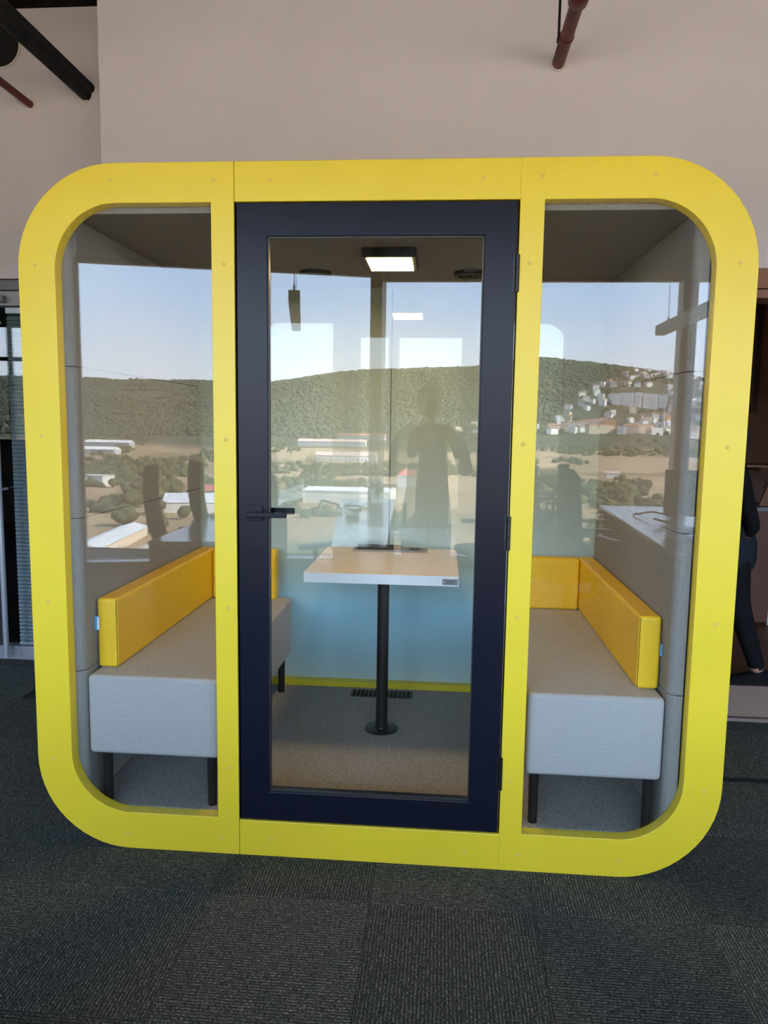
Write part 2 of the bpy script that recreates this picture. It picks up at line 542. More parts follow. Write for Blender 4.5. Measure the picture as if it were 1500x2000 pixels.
MB().box(0.715, 8.3, FY - 0.03, FY + 0.14, ZS - 0.06, ZS).build('window_sill', M['sill'], win2)
structure(MB().box(0.715, 8.5, FY - 0.35, FY, ZH + 0.05, 3.72).box(0.715, 8.5, FY - 0.35, FY, -0.012, ZS - 0.06).build('wall_front', M['wall2']))

# ------------------------------------------------------------------ glazed office front at the left, with blinds
PY = 1.90
d1 = structure(empty('door_1', (-1.3, PY, 0)))
MB().box(-7.4, -0.375, PY, PY + 0.08, 2.205, 2.262).build('frame_head', M['alu_dark'], d1, 0.003)
MB().box(-7.4, -0.375, PY + 0.004, PY + 0.08, 2.116, 2.200).build('frame_transom', M['alu'], d1, 0.003)
MB().box(-7.4, -0.375, PY + 0.0, PY + 0.08, 0.0, 0.082).build('bottom_rail', M['alu'], d1, 0.003)
MB().box(-1.42, -1.335, PY, PY + 0.08, 0.082, 2.116).build('door_stile', M['alu'], d1, 0.003)
MB().box(-1.335, -0.375, PY + 0.012, PY + 0.020, 0.082, 2.116).build('glass_pane', M['glass'], d1)
MB().box(-7.4, -1.42, PY + 0.02, PY + 0.06, 0.082, 2.116).build('side_panel', M['alu_dark'], d1)
MB().box(-1.30, -1.185, PY - 0.045, PY, 2.13, 2.17).build('door_closer', M['alu_dark'], d1, 0.004)
hb = MB().cyl((-1.238, PY - 0.07, 0.035), (-1.238, PY - 0.07, 2.09), 0.016, seg=14)
for z in (0.075, 1.05, 2.02): hb.cyl((-1.238, PY - 0.07, z), (-1.238, PY + 0.012, z), 0.008, seg=10)
hb.build('pull_handle', M['chrome'], d1, smooth=True)
MB().box(-1.215, -0.38, PY + 0.03, PY + 0.055, 2.075, 2.11).build('blind_headrail', M['chrome'], d1, 0.002)
sl_me = None
zz = 0.105
while zz < 2.065:
    if sl_me is None:
        b = MB()
        pr = [(-0.0125, -0.0075), (-0.004, -0.0008), (0.004, 0.0024), (0.0125, 0.0035)]
        vs, fs = [], []
        for (py, pz) in pr:
            vs += [(-0.417, py, pz), (0.417, py, pz)]
        for k in range(3): fs.append((2 * k, 2 * k + 1, 2 * k + 3, 2 * k + 2))
        n = len(vs)
        vs += [(x, y, z - 0.0012) for x, y, z in vs]
        fs += [tuple(n + i for i in reversed(f)) for f in fs]
        b.add(vs, fs)
        o = b.build('blind_slat', M['slat'], d1, local=True)
        sl_me = o.data
    else:
        o = bpy.data.objects.new('blind_slat', sl_me)
        C.objects.link(o)
        o.parent = d1
    o.location = (-0.7975 + 1.3, 0.043, zz)
    o.rotation_euler = (math.radians(36), 0, 0)
    zz += 0.0235
MB().box(-1.214, -0.38, PY + 0.032, PY + 0.052, 0.086, 0.099).build('blind_bottom_rail', M['chrome'], d1, 0.002)
for x in (-1.155, -0.50):
    MB().cyl((x, PY + 0.043, 0.09), (x, PY + 0.043, 2.08), 0.0012, seg=6).build('blind_cord', M['alu_dark'], d1)
structure(MB().box(-7.4, -0.374, 3.6, 3.7, -0.012, 3.72).build('wall_office', M['ceiling']))

# ------------------------------------------------------------------ pipes and conduits high on the wall
p = empty('sprinkler_pipe', (1.854, WY, 3.154), 'dark red sprinkler pipe with hanger entering the wall above the yellow booth', 'pipe')
MB().cyl((1.854, WY + 0.02, 3.154), (1.854, -3.0, 3.154), 0.0285, seg=20).build('pipe', M['red'], p, smooth=True)
MB().lathe([(0.030, -0.16), (0.033, -0.155), (0.033, -0.145), (0.030, -0.14)], (1.854, WY - 0.10, 3.154), 20, 'Y').build('clamp_ring', M['red'], p, smooth=True)
MB().lathe([(0.029, -0.20), (0.040, -0.19), (0.040, -0.10), (0.029, -0.09)], (1.854, WY - 0.42, 3.154), 20, 'Y').build('coupling', M['red'], p, smooth=True)
MB().cyl((1.826, WY - 0.20, 3.165), (1.826, WY - 0.20, 3.73), 0.006, seg=8).box(1.818, 1.840, WY - 0.215, WY - 0.19, 3.155, 3.172).build('hanger_rod', M['black'], p)
MB().tube([(1.83, WY - 0.20, 3.165), (1.818, WY - 0.17, 3.12), (1.825, WY - 0.12, 3.118)], 0.002, 6).build('wire_clip', M['black'], p)
MB().lathe([(0.028, 0.0), (0.036, 0.002), (0.036, 0.008), (0.028, 0.01)], (1.854, WY - 0.010, 3.154), 20, 'Y').build('wall_collar', M['plaster'], p, smooth=True)
q = empty('thin_red_pipe', (-0.993, PY, 3.214), 'thin red pipe running into the recessed wall at far left', 'pipe')
MB().cyl((-0.993, PY + 0.02, 3.214), (-0.993, -3.0, 3.214), 0.020, seg=16).build('pipe', M['red'], q, smooth=True)
MB().lathe([(0.020, 0.0), (0.025, 0.002), (0.025, 0.006), (0.020, 0.008)], (-0.993, PY - 0.008, 3.214), 16, 'Y').build('wall_collar', M['plaster'], q, smooth=True)
q = empty('insulated_pipe', (-0.67, PY, 3.262), 'black insulated pipe pair running into the recessed wall beside the column', 'pipe')
for k, (dx, dz, r) in enumerate(((0, 0, 0.033), (0.022, 0.034, 0.030))):
    MB().cyl((-0.672 + dx, PY + 0.02, 3.262 + dz), (-0.672 + dx, -3.0, 3.262 + dz), r, seg=18).build('pipe_sleeve', M['insul'], q, smooth=True)
for yy in (1.25, 0.4):
    MB().lathe([(0.034, -0.012), (0.036, -0.01), (0.036, 0.01), (0.034, 0.012)], (-0.672, yy, 3.262), 18, 'Y').build('cable_tie', M['black_matt'], q, smooth=True)
MB().lathe([(0.03, -0.004), (0.034, 0), (0.02, 0.004)], (-0.690, PY - 0.006, 3.238), 12, 'Y').build('plaster_patch', M['plaster'], q)
q = empty('round_duct', (-1.30, PY, 3.50), 'fat black round duct entering the recessed wall at the left edge', 'duct')
MB().cyl((-1.160, PY + 0.03, 3.53), (-1.160, -3.0, 3.53), 0.115, seg=28).build('duct', M['insul'], q, smooth=True)
MB().lathe([(0.116, 0), (0.124, 0.003), (0.124, 0.008), (0.116, 0.01)], (-1.160, PY - 0.01, 3.53), 28, 'Y').build('wall_collar', M['plaster'], q, smooth=True)

# ------------------------------------------------------------------ THE BOOTH
W, H = 2.27, 2.25
S1, S2 = 0.701, 1.571
RO, RI = 0.32, 0.20
IX0, IX1 = 0.150, 2.100       # interior
FZ, CZ = 0.130, 2.110         # interior floor / ceiling
BY = 1.300                    # back glass
booth = empty('meeting_booth', (W / 2, 0, 0), 'yellow framed glass meeting booth with rounded corners and a black door', 'booth')

def left_panel(mx):
    f = (lambda x: x) if not mx else (lambda x: W - x)
    g = 0.0012
    outer = [(S1 - g, 0.0)] + [(RO, 0.0)][:0] + arc(RO, RO, RO, 270, 180) + arc(RO, H - RO, RO, 180, 90) + [(S1 - g, H)]
    ix0, ix1, iz0, iz1 = 0.121, 0.627, 0.130, 2.130
    hole = [(ix1, iz0)] + arc(ix0 + RI, iz0 + RI, RI, 270, 180) + arc(ix0 + RI, iz1 - RI, RI, 180, 90) + [(ix1, iz1)]
    return [(f(x), z) for x, z in outer], [(f(x), z) for x, z in hole]

screw_x = [0.056, 0.310, 0.638, 0.667]
def screws(parent, pts):
    me = None
    for x, z in pts:
        if screws.me is None:
            b = MB().lathe([(0.0001, -0.0006), (0.0058, -0.0006), (0.0064, -0.0002), (0.0064, 0.004)], (0, 0, 0), 12, 'Y')
            o = b.build('screw_plug', M['plug'], parent, local=True)
            screws.me = o.data
        else:
            o = bpy.data.objects.new('screw_plug', screws.me)
            C.objects.link(o)
            o.parent = parent
        o.location = (x - origin(parent).x, 0.0, z)
screws.me = None
zs5 = [0.308, 0.855, 1.403, 1.945]
for mx in (False, True):
    o_, h_ = left_panel(mx)
    fr = MB().prism(o_, [h_], 0.0, 0.045).build('front_frame', M['yellow'], booth, 0.0025, 2)
    pts = [(0.056, z) for z in zs5] + [(0.667, z) for z in zs5] + [(0.310, 0.056), (0.638, 0.056), (0.310, 2.197), (0.636, 2.197)]
    screws(fr, [((W - x if mx else x), z) for x, z in pts])
for z0, z1 in ((0.0, 0.125), (2.131, H)):
    fr = MB().box(S1, S2, 0.0, 0.045, z0, z1).build('front_rail', M['yellow'], booth, 0.0025, 2)
    zc = 0.060 if z0 == 0 else 2.193
    screws(fr, [(0.812, zc), (1.458, zc)])
# fixed panes
for mx in (False, True):
    f = (lambda x: x) if not mx else (lambda x: W - x)
    r = RI + 0.02
    lp = [(0.64, 0.115)] + arc(0.105 + r, 0.115 + r, r, 270, 180, 10) + arc(0.105 + r, 2.145 - r, r, 180, 90, 10) + [(0.64, 2.145)]
    MB().prism([(f(x), z) for x, z in lp], [], 0.024, 0.033).build('side_glass', M['glass'], booth)

# outer shell between the front and the back frame
def rrect(x0, x1, z0, z1, r, n=10):
    return arc(x0 + r, z0 + r, r, 270, 180, n) + arc(x0 + r, z1 - r, r, 180, 90, n) + arc(x1 - r, z1 - r, r, 90, 0, n) + arc(x1 - r, z0 + r, r, 360, 270, n)
MB().prism(rrect(0.012, W - 0.012, 0.012, H - 0.012, RO - 0.012), [rrect(0.055, W - 0.055, 0.055, H - 0.055, RO - 0.055)], 0.0455, BY + 0.008).build('shell', M['yellow'], booth)
MB().prism(rrect(0, W, 0, H, RO), [rrect(IX0 - 0.02, IX1 + 0.02, FZ + 0.028, CZ + 0.02, 0.008, 3)], BY + 0.009, BY + 0.055).build('rear_frame', M['yellow'], booth, 0.002)
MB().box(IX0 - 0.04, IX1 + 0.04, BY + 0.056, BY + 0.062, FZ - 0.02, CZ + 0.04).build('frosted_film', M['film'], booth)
for x0, x1 in ((IX0, 1.0985), (1.1015, IX1)):
    MB().box(x0, x1, BY, BY + 0.008, FZ, CZ).build('rear_glass', M['glass_back'], booth)
MB().box(1.0985, 1.1015, BY + 0.001, BY + 0.007, FZ + 0.028, CZ - 0.012).build('glass_joint', M['black_matt'], booth)
# felt walls: four panels a side with open joints
zj = [FZ, 0.604, 1.131, 1.633, CZ]
for sx_ in (0, 1):
    core = MB().box(*((0.075, IX0 - 0.024) if sx_ == 0 else (IX1 + 0.024, W - 0.075)), 0.047, BY - 0.002, FZ + 0.0, CZ).build('side_wall', M['black_matt'], booth)
    for k in range(4):
        z0, z1 = zj[k] + 0.0012, zj[k + 1] - 0.0012
        xs = (IX0 - 0.045, IX0) if sx_ == 0 else (IX1, IX1 + 0.045)
        pr = [(xs[0], 0.046), (xs[0], BY - 0.002), (xs[1], BY - 0.002)] + [(xs[1], 0.046 + 0.028)]
        if sx_ == 0:
            a = arc(IX0 - 0.030, 0.046 + 0.030, 0.030, 0, -90, 6)
            pr = [(xs[0], BY - 0.002), (xs[1], BY - 0.002)] + a + [(xs[0], 0.046)]
        else:
            a = arc(IX1 + 0.030, 0.046 + 0.030, 0.030, 270, 180, 6)
            pr = [(xs[1], 0.046)] + a + [(xs[0], BY - 0.002), (xs[1], BY - 0.002)]
        pan = MB().prism(pr, [], z0, z1, 'XY').build('felt_panel', M['felt'], core, 0.0022, 2)
MB().box(0.08, W - 0.08, 0.047, BY - 0.001, CZ + 0.0005, CZ + 0.05).build('ceiling_panel', M['felt_ceiling'], booth)
MB().box(0.09, W - 0.09, 0.047, BY - 0.001, 0.06, FZ).build('floor_panel', M['booth_carpet'], booth)
# ceiling light and vents
lamp = MB().box(1.040, 1.240, 0.500, 0.745, CZ - 0.036, CZ).build('ceiling_light', M['black'], booth, 0.004, 3)
MB().box(1.056, 1.224, 0.512, 0.733, CZ - 0.0385, CZ - 0.0363).build('light_diffuser', M['led'], lamp, label='glowing warm white square diffuser')
for cx, cy in ((1.455, 0.960), (0.790, 0.945)):
    v_ = MB().lathe([(0.070, 0.0), (0.070, -0.010), (0.064, -0.016), (0.052, -0.017), (0.050, -0.008), (0.001, -0.008)], (cx, cy, CZ), 28).build('air_vent', M['black'], booth, smooth=True)
    for r in (0.014, 0.026, 0.038):
        MB().lathe([(r, -0.008), (r, -0.016), (r + 0.006, -0.016), (r + 0.006, -0.008)], (cx, cy, CZ), 24).build('vent_ring', M['black'], v_, smooth=True)
gr = MB().box(0.930, 1.235, 1.175, 1.262, FZ, FZ + 0.003).build('floor_grille', M['black'], booth)
for k in range(14):
    MB().box(0.942 + k * 0.0205, 0.952 + k * 0.0205, 1.183, 1.254, FZ + 0.0032, FZ + 0.008).build('grille_bar', M['black_matt'], gr)
# door
DX0, DX1, DZ0, DZ1 = 0.7065, 1.5640, 0.1290, 2.1275
GX0, GX1, GZ0, GZ1 = 0.8025, 1.4680, 0.2290, 2.0285
rect = lambda x0, x1, z0, z1: [(x0, z0), (x0, z1), (x1, z1), (x1, z0)]
door = MB().prism(rect(DX0, DX1, DZ0, DZ1), [rect(GX0, GX1, GZ0, GZ1)], 0.002, 0.048).build('door', M['black_door'], booth, 0.0018, 2)
MB().box(GX0 - 0.004, GX1 + 0.004, 0.016, 0.024, GZ0 - 0.004, GZ1 + 0.004).build('door_glass', M['glass'], door)
bd = MB()
for a in ((GX0, GX1, GZ0, GZ0 + 0.006), (GX0, GX1, GZ1 - 0.004, GZ1), (GX0, GX0 + 0.004, GZ0, GZ1), (GX1 - 0.004, GX1, GZ0, GZ1)):
    bd.box(a[0], a[1], 0.0085, 0.0155, a[2], a[3])
bd.build('glazing_bead', M['plastic'], door)
ro = MB().box(0.7345, 0.7865, -0.006, 0.0018, 1.144, 1.196).build('handle_rosette', M['black_door'], door, 0.0015)
MB().box(0.7465, 0.768, -0.048, -0.0062, 1.158, 1.176).box(0.7465, 0.874, -0.060, -0.048, 1.163, 1.179).build('door_handle', M['black_door'], door, 0.003, 3)
MB().box(0.7345, 0.7865, 0.0482, 0.056, 1.144, 1.196).box(0.7465, 0.768, 0.0562, 0.098, 1.158, 1.176).box(0.7465, 0.868, 0.098, 0.112, 1.156, 1.177).build('inner_handle', M['black_door'], door, 0.003, 3)
for z0, z1 in ((1.861, 1.971), (1.071, 1.179), (0.280, 0.390)):
    hg = MB()
    n = 5
    for k in range(n):
        a, b2 = z0 + (z1 - z0) * k / n, z0 + (z1 - z0) * (k + 1) / n
        hg.cyl((1.5675, -0.004, a + 0.0006), (1.5675, -0.004, b2 - 0.0006), 0.0068, seg=12)
    hg.box(1.5555, 1.5675, -0.0008, 0.0018, z0, z1).box(1.5675, 1.5725, -0.0012, -0.0002, z0, z1)
    hg.build('hinge', M['black'], door, smooth=True)
MB().box(0.701, 1.571, 0.0485, 0.0495, 0.12, 0.1285).build('door_stop', M['black_matt'], booth)
# dark reveal strips beside the door leaf
MB().box(0.7012, 0.7022, 0.004, 0.045, 0.126, 2.130).box(1.5698, 1.5708, 0.010, 0.045, 0.126, 2.130).build('door_gasket', M['black_matt'], booth)

# ------------------------------------------------------------------ benches
def bench(side, label):
    f = (lambda x: x) if side == 0 else (lambda x: W - x)
    def bx(mb, x0, x1, *r):
        a, b = sorted((f(x0), f(x1)))
        return mb.box(a, b, *r)
    xi = 0.615
    root = empty('bench_sofa', (f(0.38), 0.66, FZ), label, 'bench', 'benches inside the yellow booth')
    x0 = IX0 + 0.004 if side == 0 else W - IX1 + 0.004
    bx(MB(), x0, xi, 0.056, BY - 0.006, 0.307, 0.588).build('seat', M['bench'], root, 0.016, 4)
    for x in (0.208, 0.582):
        for y in (0.085, 1.20):
            MB().cyl((f(x), y, FZ), (f(x), y, 0.3065), 0.0155, 0.0175, 16).build('leg', M['black'], root, smooth=True)
    th = 0.074
    side_c = bx(MB(), x0, x0 + th, 0.142, BY - 0.006, 0.5885, 0.838).build('side_cushion', M['cushion'], root, 0.012, 4)
    back_c = bx(MB(), x0 + th + 0.002, 0.548, BY - 0.006 - th, BY - 0.006, 0.5885, 0.838).build('rear_cushion', M['cushion'], root, 0.012, 4)
    # welt seams: thin stitched piping at the corners of the cushions
    zt = 0.838
    MB().tube([(f(x0 + th - 0.0045), 0.1455, 0.594), (f(x0 + th - 0.0045), 0.1455, zt - 0.006)], 0.0012, 6).build('seam', M['rubber'], side_c)
    if side == 0:
        tg = MB().box(x0 - 0.024 + 0.012, x0 - 0.0005 + 0.012, 0.136, 0.1375, 0.725, 0.775)
        t_ = tg.build('fabric_tag', M['tag'], side_c, label='blue and white sewn in tag')
        MB().box(x0 + 0.0045, x0 + 0.0125, 0.1345, 0.1358, 0.727, 0.773).build('fabric_tag', M['tagwhite'], side_c)
    else:
        MB().box(f(x0 + 0.002), f(x0 - 0.006) , 0.142, 0.1435, 0.705, 0.745).build('fabric_tag', M['tag'], side_c, label='blue sewn in tag')
    return root
bench(0, 'grey bench sofa with yellow cushions at the left side of the booth')
bench(1, 'grey bench sofa with yellow cushions at the right side of the booth')

# ------------------------------------------------------------------ table
tb = empty('pedestal_table', (1.114, 0.80, FZ), 'beige topped pedestal table with white edge between the two benches', 'table')
TX0, TX1, TY0, TY1, TZ = 0.806, 1.432, 0.600, 1.262, 0.860
MB().box(TX0 + 0.002, TX1 - 0.002, TY0 + 0.002, TY1 - 0.002, TZ - 0.039, TZ).build('tabletop', M['laminate'], tb)
MB().box(TX0, TX1, TY0, TY0 + 0.0018, TZ - 0.040, TZ - 0.0005).box(TX0, TX1, TY1 - 0.0018, TY1, TZ - 0.040, TZ - 0.0005).box(TX0, TX0 + 0.0018, TY0 + .002, TY1 - .002, TZ - 0.040, TZ - 0.0005).box(TX1 - 0.0018, TX1, TY0 + .002, TY1 - .002, TZ - 0.040, TZ - 0.0005).build('edge_band', M['white_edge'], tb)
MB().cyl((1.116, 0.80, FZ + 0.010), (1.116, 0.80, TZ - 0.045), 0.0255, seg=24).build('pole', M['black'], tb, smooth=True)
MB().lathe([(0.073, 0.0), (0.073, 0.004), (0.068, 0.007), (0.030, 0.008), (0.027, 0.016), (0.001, 0.016)], (1.116, 0.80, FZ + 0.0002), 36).build('base_flange', M['black'], tb, smooth=True)
MB().box(1.03, 1.20, 0.72, 0.88, TZ - 0.0455, TZ - 0.0395).build('mounting_plate', M['black'], tb)
MB().lathe([(0.012, -0.010), (0.013, -0.004), (0.013, 0)], (1.086, 0.655, TZ - 0.0395), 12).build('red_knob', M['red'], tb, label='small red knob under the top')
npl = MB().box(1.367, 1.429, TY0 - 0.003, TY0 - 0.0002, TZ - 0.034, TZ - 0.010).build('name_plate', M['steel_plate'], tb, 0.001)
for x in (1.3725, 1.4235):
    MB().lathe([(0.0001, -0.0015), (0.0022, -0.001), (0.0024, 0.0)], (x, TY0 - 0.0031, TZ - 0.022), 10, 'Y').build('rivet', M['chrome'], npl)
lt = MB()
cx = 1.379
rr = random.Random(3)
for k in range(9):                                     # small engraved letters, too small to read in the photograph
    wd = 0.0034
    z0, z1 = TZ - 0.0225, TZ - (0.0145 if k in (0, 5) else 0.0165)
    lt.box(cx, cx + 0.0007, TY0 - 0.0034, TY0 - 0.0031, z0, z1)
    if k % 2 == 0: lt.box(cx + 0.0007, cx + wd - 0.001, TY0 - 0.0034, TY0 - 0.0031, z1 - 0.0007, z1)
    if k % 3: lt.box(cx + 0.0007, cx + wd - 0.001, TY0 - 0.0034, TY0 - 0.0031, z0, z0 + 0.0007)
    lt.box(cx + wd - 0.0012, cx + wd - 0.0006, TY0 - 0.0034, TY0 - 0.0031, z0, z1 - 0.0012)
    cx += 0.0044
lt.box(1.384, 1.412, TY0 - 0.0034, TY0 - 0.0031, TZ - 0.0290, TZ - 0.0278).box(1.380, 1.416, TY0 - 0.0034, TY0 - 0.0031, TZ - 0.0258, TZ - 0.0251)
lt.build('engraving', M['engrave'], npl)
# power box let into the rear of the top
pb = MB().prism(rect(0.937, 1.292, 1.150, 1.258), [rect(0.952, 1.170, 1.164, 1.246)], TZ + 0.0002, TZ + 0.0060, 'XY').build('power_box', M['alu_dark'], tb, 0.001)
MB().box(0.953, 1.169, 1.165, 1.245, TZ + 0.0003, TZ + 0.0012).build('box_recess', M['black'], pb)
MB().hexa([(0.955, 1.185, TZ + .002), (1.166, 1.185, TZ + .002), (1.166, 1.243, TZ + .016), (0.955, 1.243, TZ + .016)], [(0.955, 1.184, TZ + .005), (1.166, 1.184, TZ + .005), (1.166, 1.242, TZ + .019), (0.955, 1.242, TZ + .019)]).build('box_flap', M['black'], pb)
MB().box(1.105, 1.160, 1.166, 1.182, TZ + 0.0013, TZ + 0.0045).build('socket', M['red'], pb, label='dark red socket')
MB().lathe([(0.026, 0.0), (0.026, 0.003), (0.018, 0.0032), (0.001, 0.0032)], (1.232, 1.205, TZ + 0.0061), 18).build('socket', M['black'], pb)

# ------------------------------------------------------------------ cable on the carpet at the right
cb = MB().tube([(2.20 + 0.02 * k, 0.78 - 0.05 * math.sin(k * 0.07) + 0.004 * math.sin(k * .9), 0.0065) for k in range(60)], 0.006, 8).build('floor_cable', M['rubber'], smooth=True)
tag(cb, 'black cable lying on the carpet at the right of the booth', 'cable')

# ------------------------------------------------------------------ seen through the opening at the right
structure(MB().box(2.42, 8.3, 2.10, 5.0, 0.0125, 0.0135).build('floor_3', M['wood_light']))
dk = empty('reception_counter', (3.6, 3.5, 0.013), 'brown wooden counter with grey top standing behind the walking person', 'counter')
MB().box(3.05, 3.80, 3.30, 3.325, 0.035, 0.868).build('front_panel', M['wood'], dk, 0.002)
MB().box(3.00, 4.60, 3.27, 3.98, 0.870, 0.902).build('countertop', M['desk_side'], dk, 0.003)
MB().box(3.80, 3.85, 3.30, 3.35, 0.014, 0.868).build('leg', M['desk'], dk, 0.003)
MB().box(3.05, 3.09, 3.86, 3.92, 0.014, 0.868).build('leg', M['desk'], dk, 0.003)
og = empty('wooden_organizer', (3.5, 3.5, 0.903), 'orange brown wooden desk organizer with slotted side on the counter', 'organizer')
MB().box(3.25, 3.86, 3.35, 3.66, 1.188, 1.206).build('top_board', M['wood_light'], og, 0.002)
MB().box(3.25, 3.27, 3.36, 3.65, 0.903, 1.187).build('side_board', M['wood_light'], og, 0.002)
sl = [(3.705, 0.903), (3.80, 1.187), (3.885, 1.187), (3.79, 0.903)]
MB().prism(sl, [[(3.765, 0.99), (3.795, 1.09), (3.813, 1.09), (3.783, 0.99)]], 3.36, 3.378, 'XZ').build('slotted_side', M['wood_light'], og, 0.002)
MB().box(3.27, 3.84, 3.64, 3.655, 0.903, 1.187).build('back_board', M['wood'], og)
bd = MB().box(3.40, 4.29, 4.955, 4.995, 1.63, 2.60).build('wall_board', M['board'], None, 0.004)
tag(bd, 'dark brown framed board hanging on the wall of the room at right', 'board')
MB().box(3.46, 4.23, 4.948, 4.954, 1.69, 2.54).build('board_panel', M['wood'], bd)
structure(MB().box(2.42, 8.3, 4.97, 4.995, 0.0136, 0.10).build('baseboard_far', M['wood']))

# ------------------------------------------------------------------ people
def skin_mesh(pts, edges, radii, levels=2, root=0):
    me = bpy.data.meshes.new('tmp_skin')
    me.from_pydata([tuple(p) for p in pts], edges, [])
    o = bpy.data.objects.new('tmp_skin', me)
    C.objects.link(o)
    o.modifiers.new('skin', 'SKIN')
    if not me.skin_vertices:
        bpy.context.view_layer.objects.active = o
    sv = me.skin_vertices[0].data
    for i, r in enumerate(radii):
        sv[i].radius = (r, r) if not isinstance(r, tuple) else r
        sv[i].use_root = (i == root)
    s = o.modifiers.new('sub', 'SUBSURF')
    s.levels = s.render_levels = levels
    dg = bpy.context.evaluated_depsgraph_get()
    ev = o.evaluated_get(dg)
    m2 = ev.to_mesh()
    vs = [tuple(v.co) for v in m2.vertices]
    fs = [tuple(f.vertices) for f in m2.polygons]
    ev.to_mesh_clear()
    bpy.data.objects.remove(o)
    bpy.data.meshes.remove(me)
    return vs, fs

def ellipsoid(c, ax, seg=20, rings=14, shape=None):
    """ax: three (vector, radius) pairs right/forward/up"""
    vs, fs = [], []
    for i in range(rings + 1):
        t = math.pi * i / rings
        for k in range(seg):
            p = 2 * math.pi * k / seg
            q = [math.sin(t) * math.cos(p), math.sin(t) * math.sin(p), math.cos(t)]
            if shape: q = shape(q)
            v = Vector(c)
            for (d, r), s in zip(ax, q): v += Vector(d) * r * s
            vs.append(v)
    for i in range(rings):
        for k in range(seg):
            a, b = i * seg + k, i * seg + (k + 1) % seg
            fs.append((a, a + seg, b + seg, b))
    return vs, fs

def head_shape(q):
    x, y, z = q
    if z < 0:
        x *= 1 - 0.28 * z * z
        y = y * (1 - 0.10 * z * z) + 0.10 * (-z) * (1 - abs(x))
    if y > 0.55 and abs(x) < 0.30:
        g = math.exp(-(x / 0.16) ** 2)
        y += 0.20 * g * math.exp(-((z + 0.18) / 0.16) ** 2)        # nose
        y += 0.05 * g * math.exp(-((z + 0.50) / 0.07) ** 2)        # lips
        y += 0.05 * g * math.exp(-((z + 0.86) / 0.12) ** 2)        # chin
    if y > 0.5:
        y -= 0.07 * math.exp(-((z - 0.02) / 0.10) ** 2) * (math.exp(-((x - .38) / .16) ** 2) + math.exp(-((x + .38) / .16) ** 2))
    return [x, y, z]

def person(name, label, J, E_, R_, hands, head, parts_of, group=None):
    """J: list of joints, E_: edges, R_: radii; head: (centre, forward, scale)"""
    root = empty(name, (J[0][0], J[0][1], 0.0), label, 'person', group)
    mb = MB()
    mb.add(*skin_mesh(J, E_, R_))
    for pts, rad in hands:
        mb.add(*skin_mesh(pts, [(i, i + 1) for i in range(len(pts) - 1)], rad, 2))
    c, fw, s = head
    fw = Vector(fw).normalized()
    rt = fw.cross(Vector((0, 0, 1))).normalized()
    up = rt.cross(fw).normalized()
    ax = [(rt, 0.077 * s), (fw, 0.096 * s), (up, 0.118 * s)]
    mb.add(*ellipsoid(c, ax, 36, 26, head_shape))
    for sg in (-1, 1):
        e = Vector(c) + rt * sg * 0.076 * s - fw * 0.004 - up * 0.008
        mb.add(*ellipsoid(e, [(rt, 0.010 * s), (fw, 0.020 * s), (up, 0.032 * s)], 12, 8))
    body = mb.build('body', M['skin'], root, smooth=True)
    me = body.data
    names = list(dict.fromkeys(parts_of.values()))
    return root, body, (rt, fw, up, Vector(c), s)

def paint(body, fn, mats):
    me = body.data
    for m in mats: me.materials.append(m)
    off = origin(body)
    for p in me.polygons:
        p.material_index = fn(Vector(p.center) + off)

def face_bits(root, fr):
    rt, fw, up, c, s = fr
    for sg in (-1, 1):
        mb = MB()
        mb.add(*ellipsoid(c + rt * sg * 0.030 * s + fw * 0.0835 * s + up * 0.003 * s, [(rt, 0.012 * s), (fw, 0.008 * s), (up, 0.007 * s)], 12, 8))
        mb.build('eye', M['eye'], root, smooth=True)
        mb = MB()
        mb.add(*ellipsoid(c + rt * sg * 0.031 * s + fw * 0.089 * s + up * 0.024 * s, [(rt, 0.017 * s), (fw, 0.005 * s), (up, 0.0035 * s)], 10, 6))
        mb.build('eyebrow', M['hair'], root, smooth=True)
    mb = MB()
    mb.add(*ellipsoid(c + fw * 0.0985 * s - up * 0.060 * s, [(rt, 0.023 * s), (fw, 0.006 * s), (up, 0.007 * s)], 12, 6))
    mb.build('mouth', M['lip'], root, smooth=True)

def hair_cap(root, fr, long=0.0):
    rt, fw, up, c, s = fr
    def sh(q):
        x, y, z = q
        if y > 0.35 and z < 0.45:
            y = 0.35
        if z < -0.35 and y > -0.2: z = -0.35
        return [x, y, z]
    mb = MB()
    mb.add(*ellipsoid(c - fw * 0.008 * s + up * 0.012 * s, [(rt, 0.083 * s), (fw, 0.099 * s), (up, 0.117 * s)], 28, 20, sh))
    mb.build('hair', M['hair'], root, smooth=True)

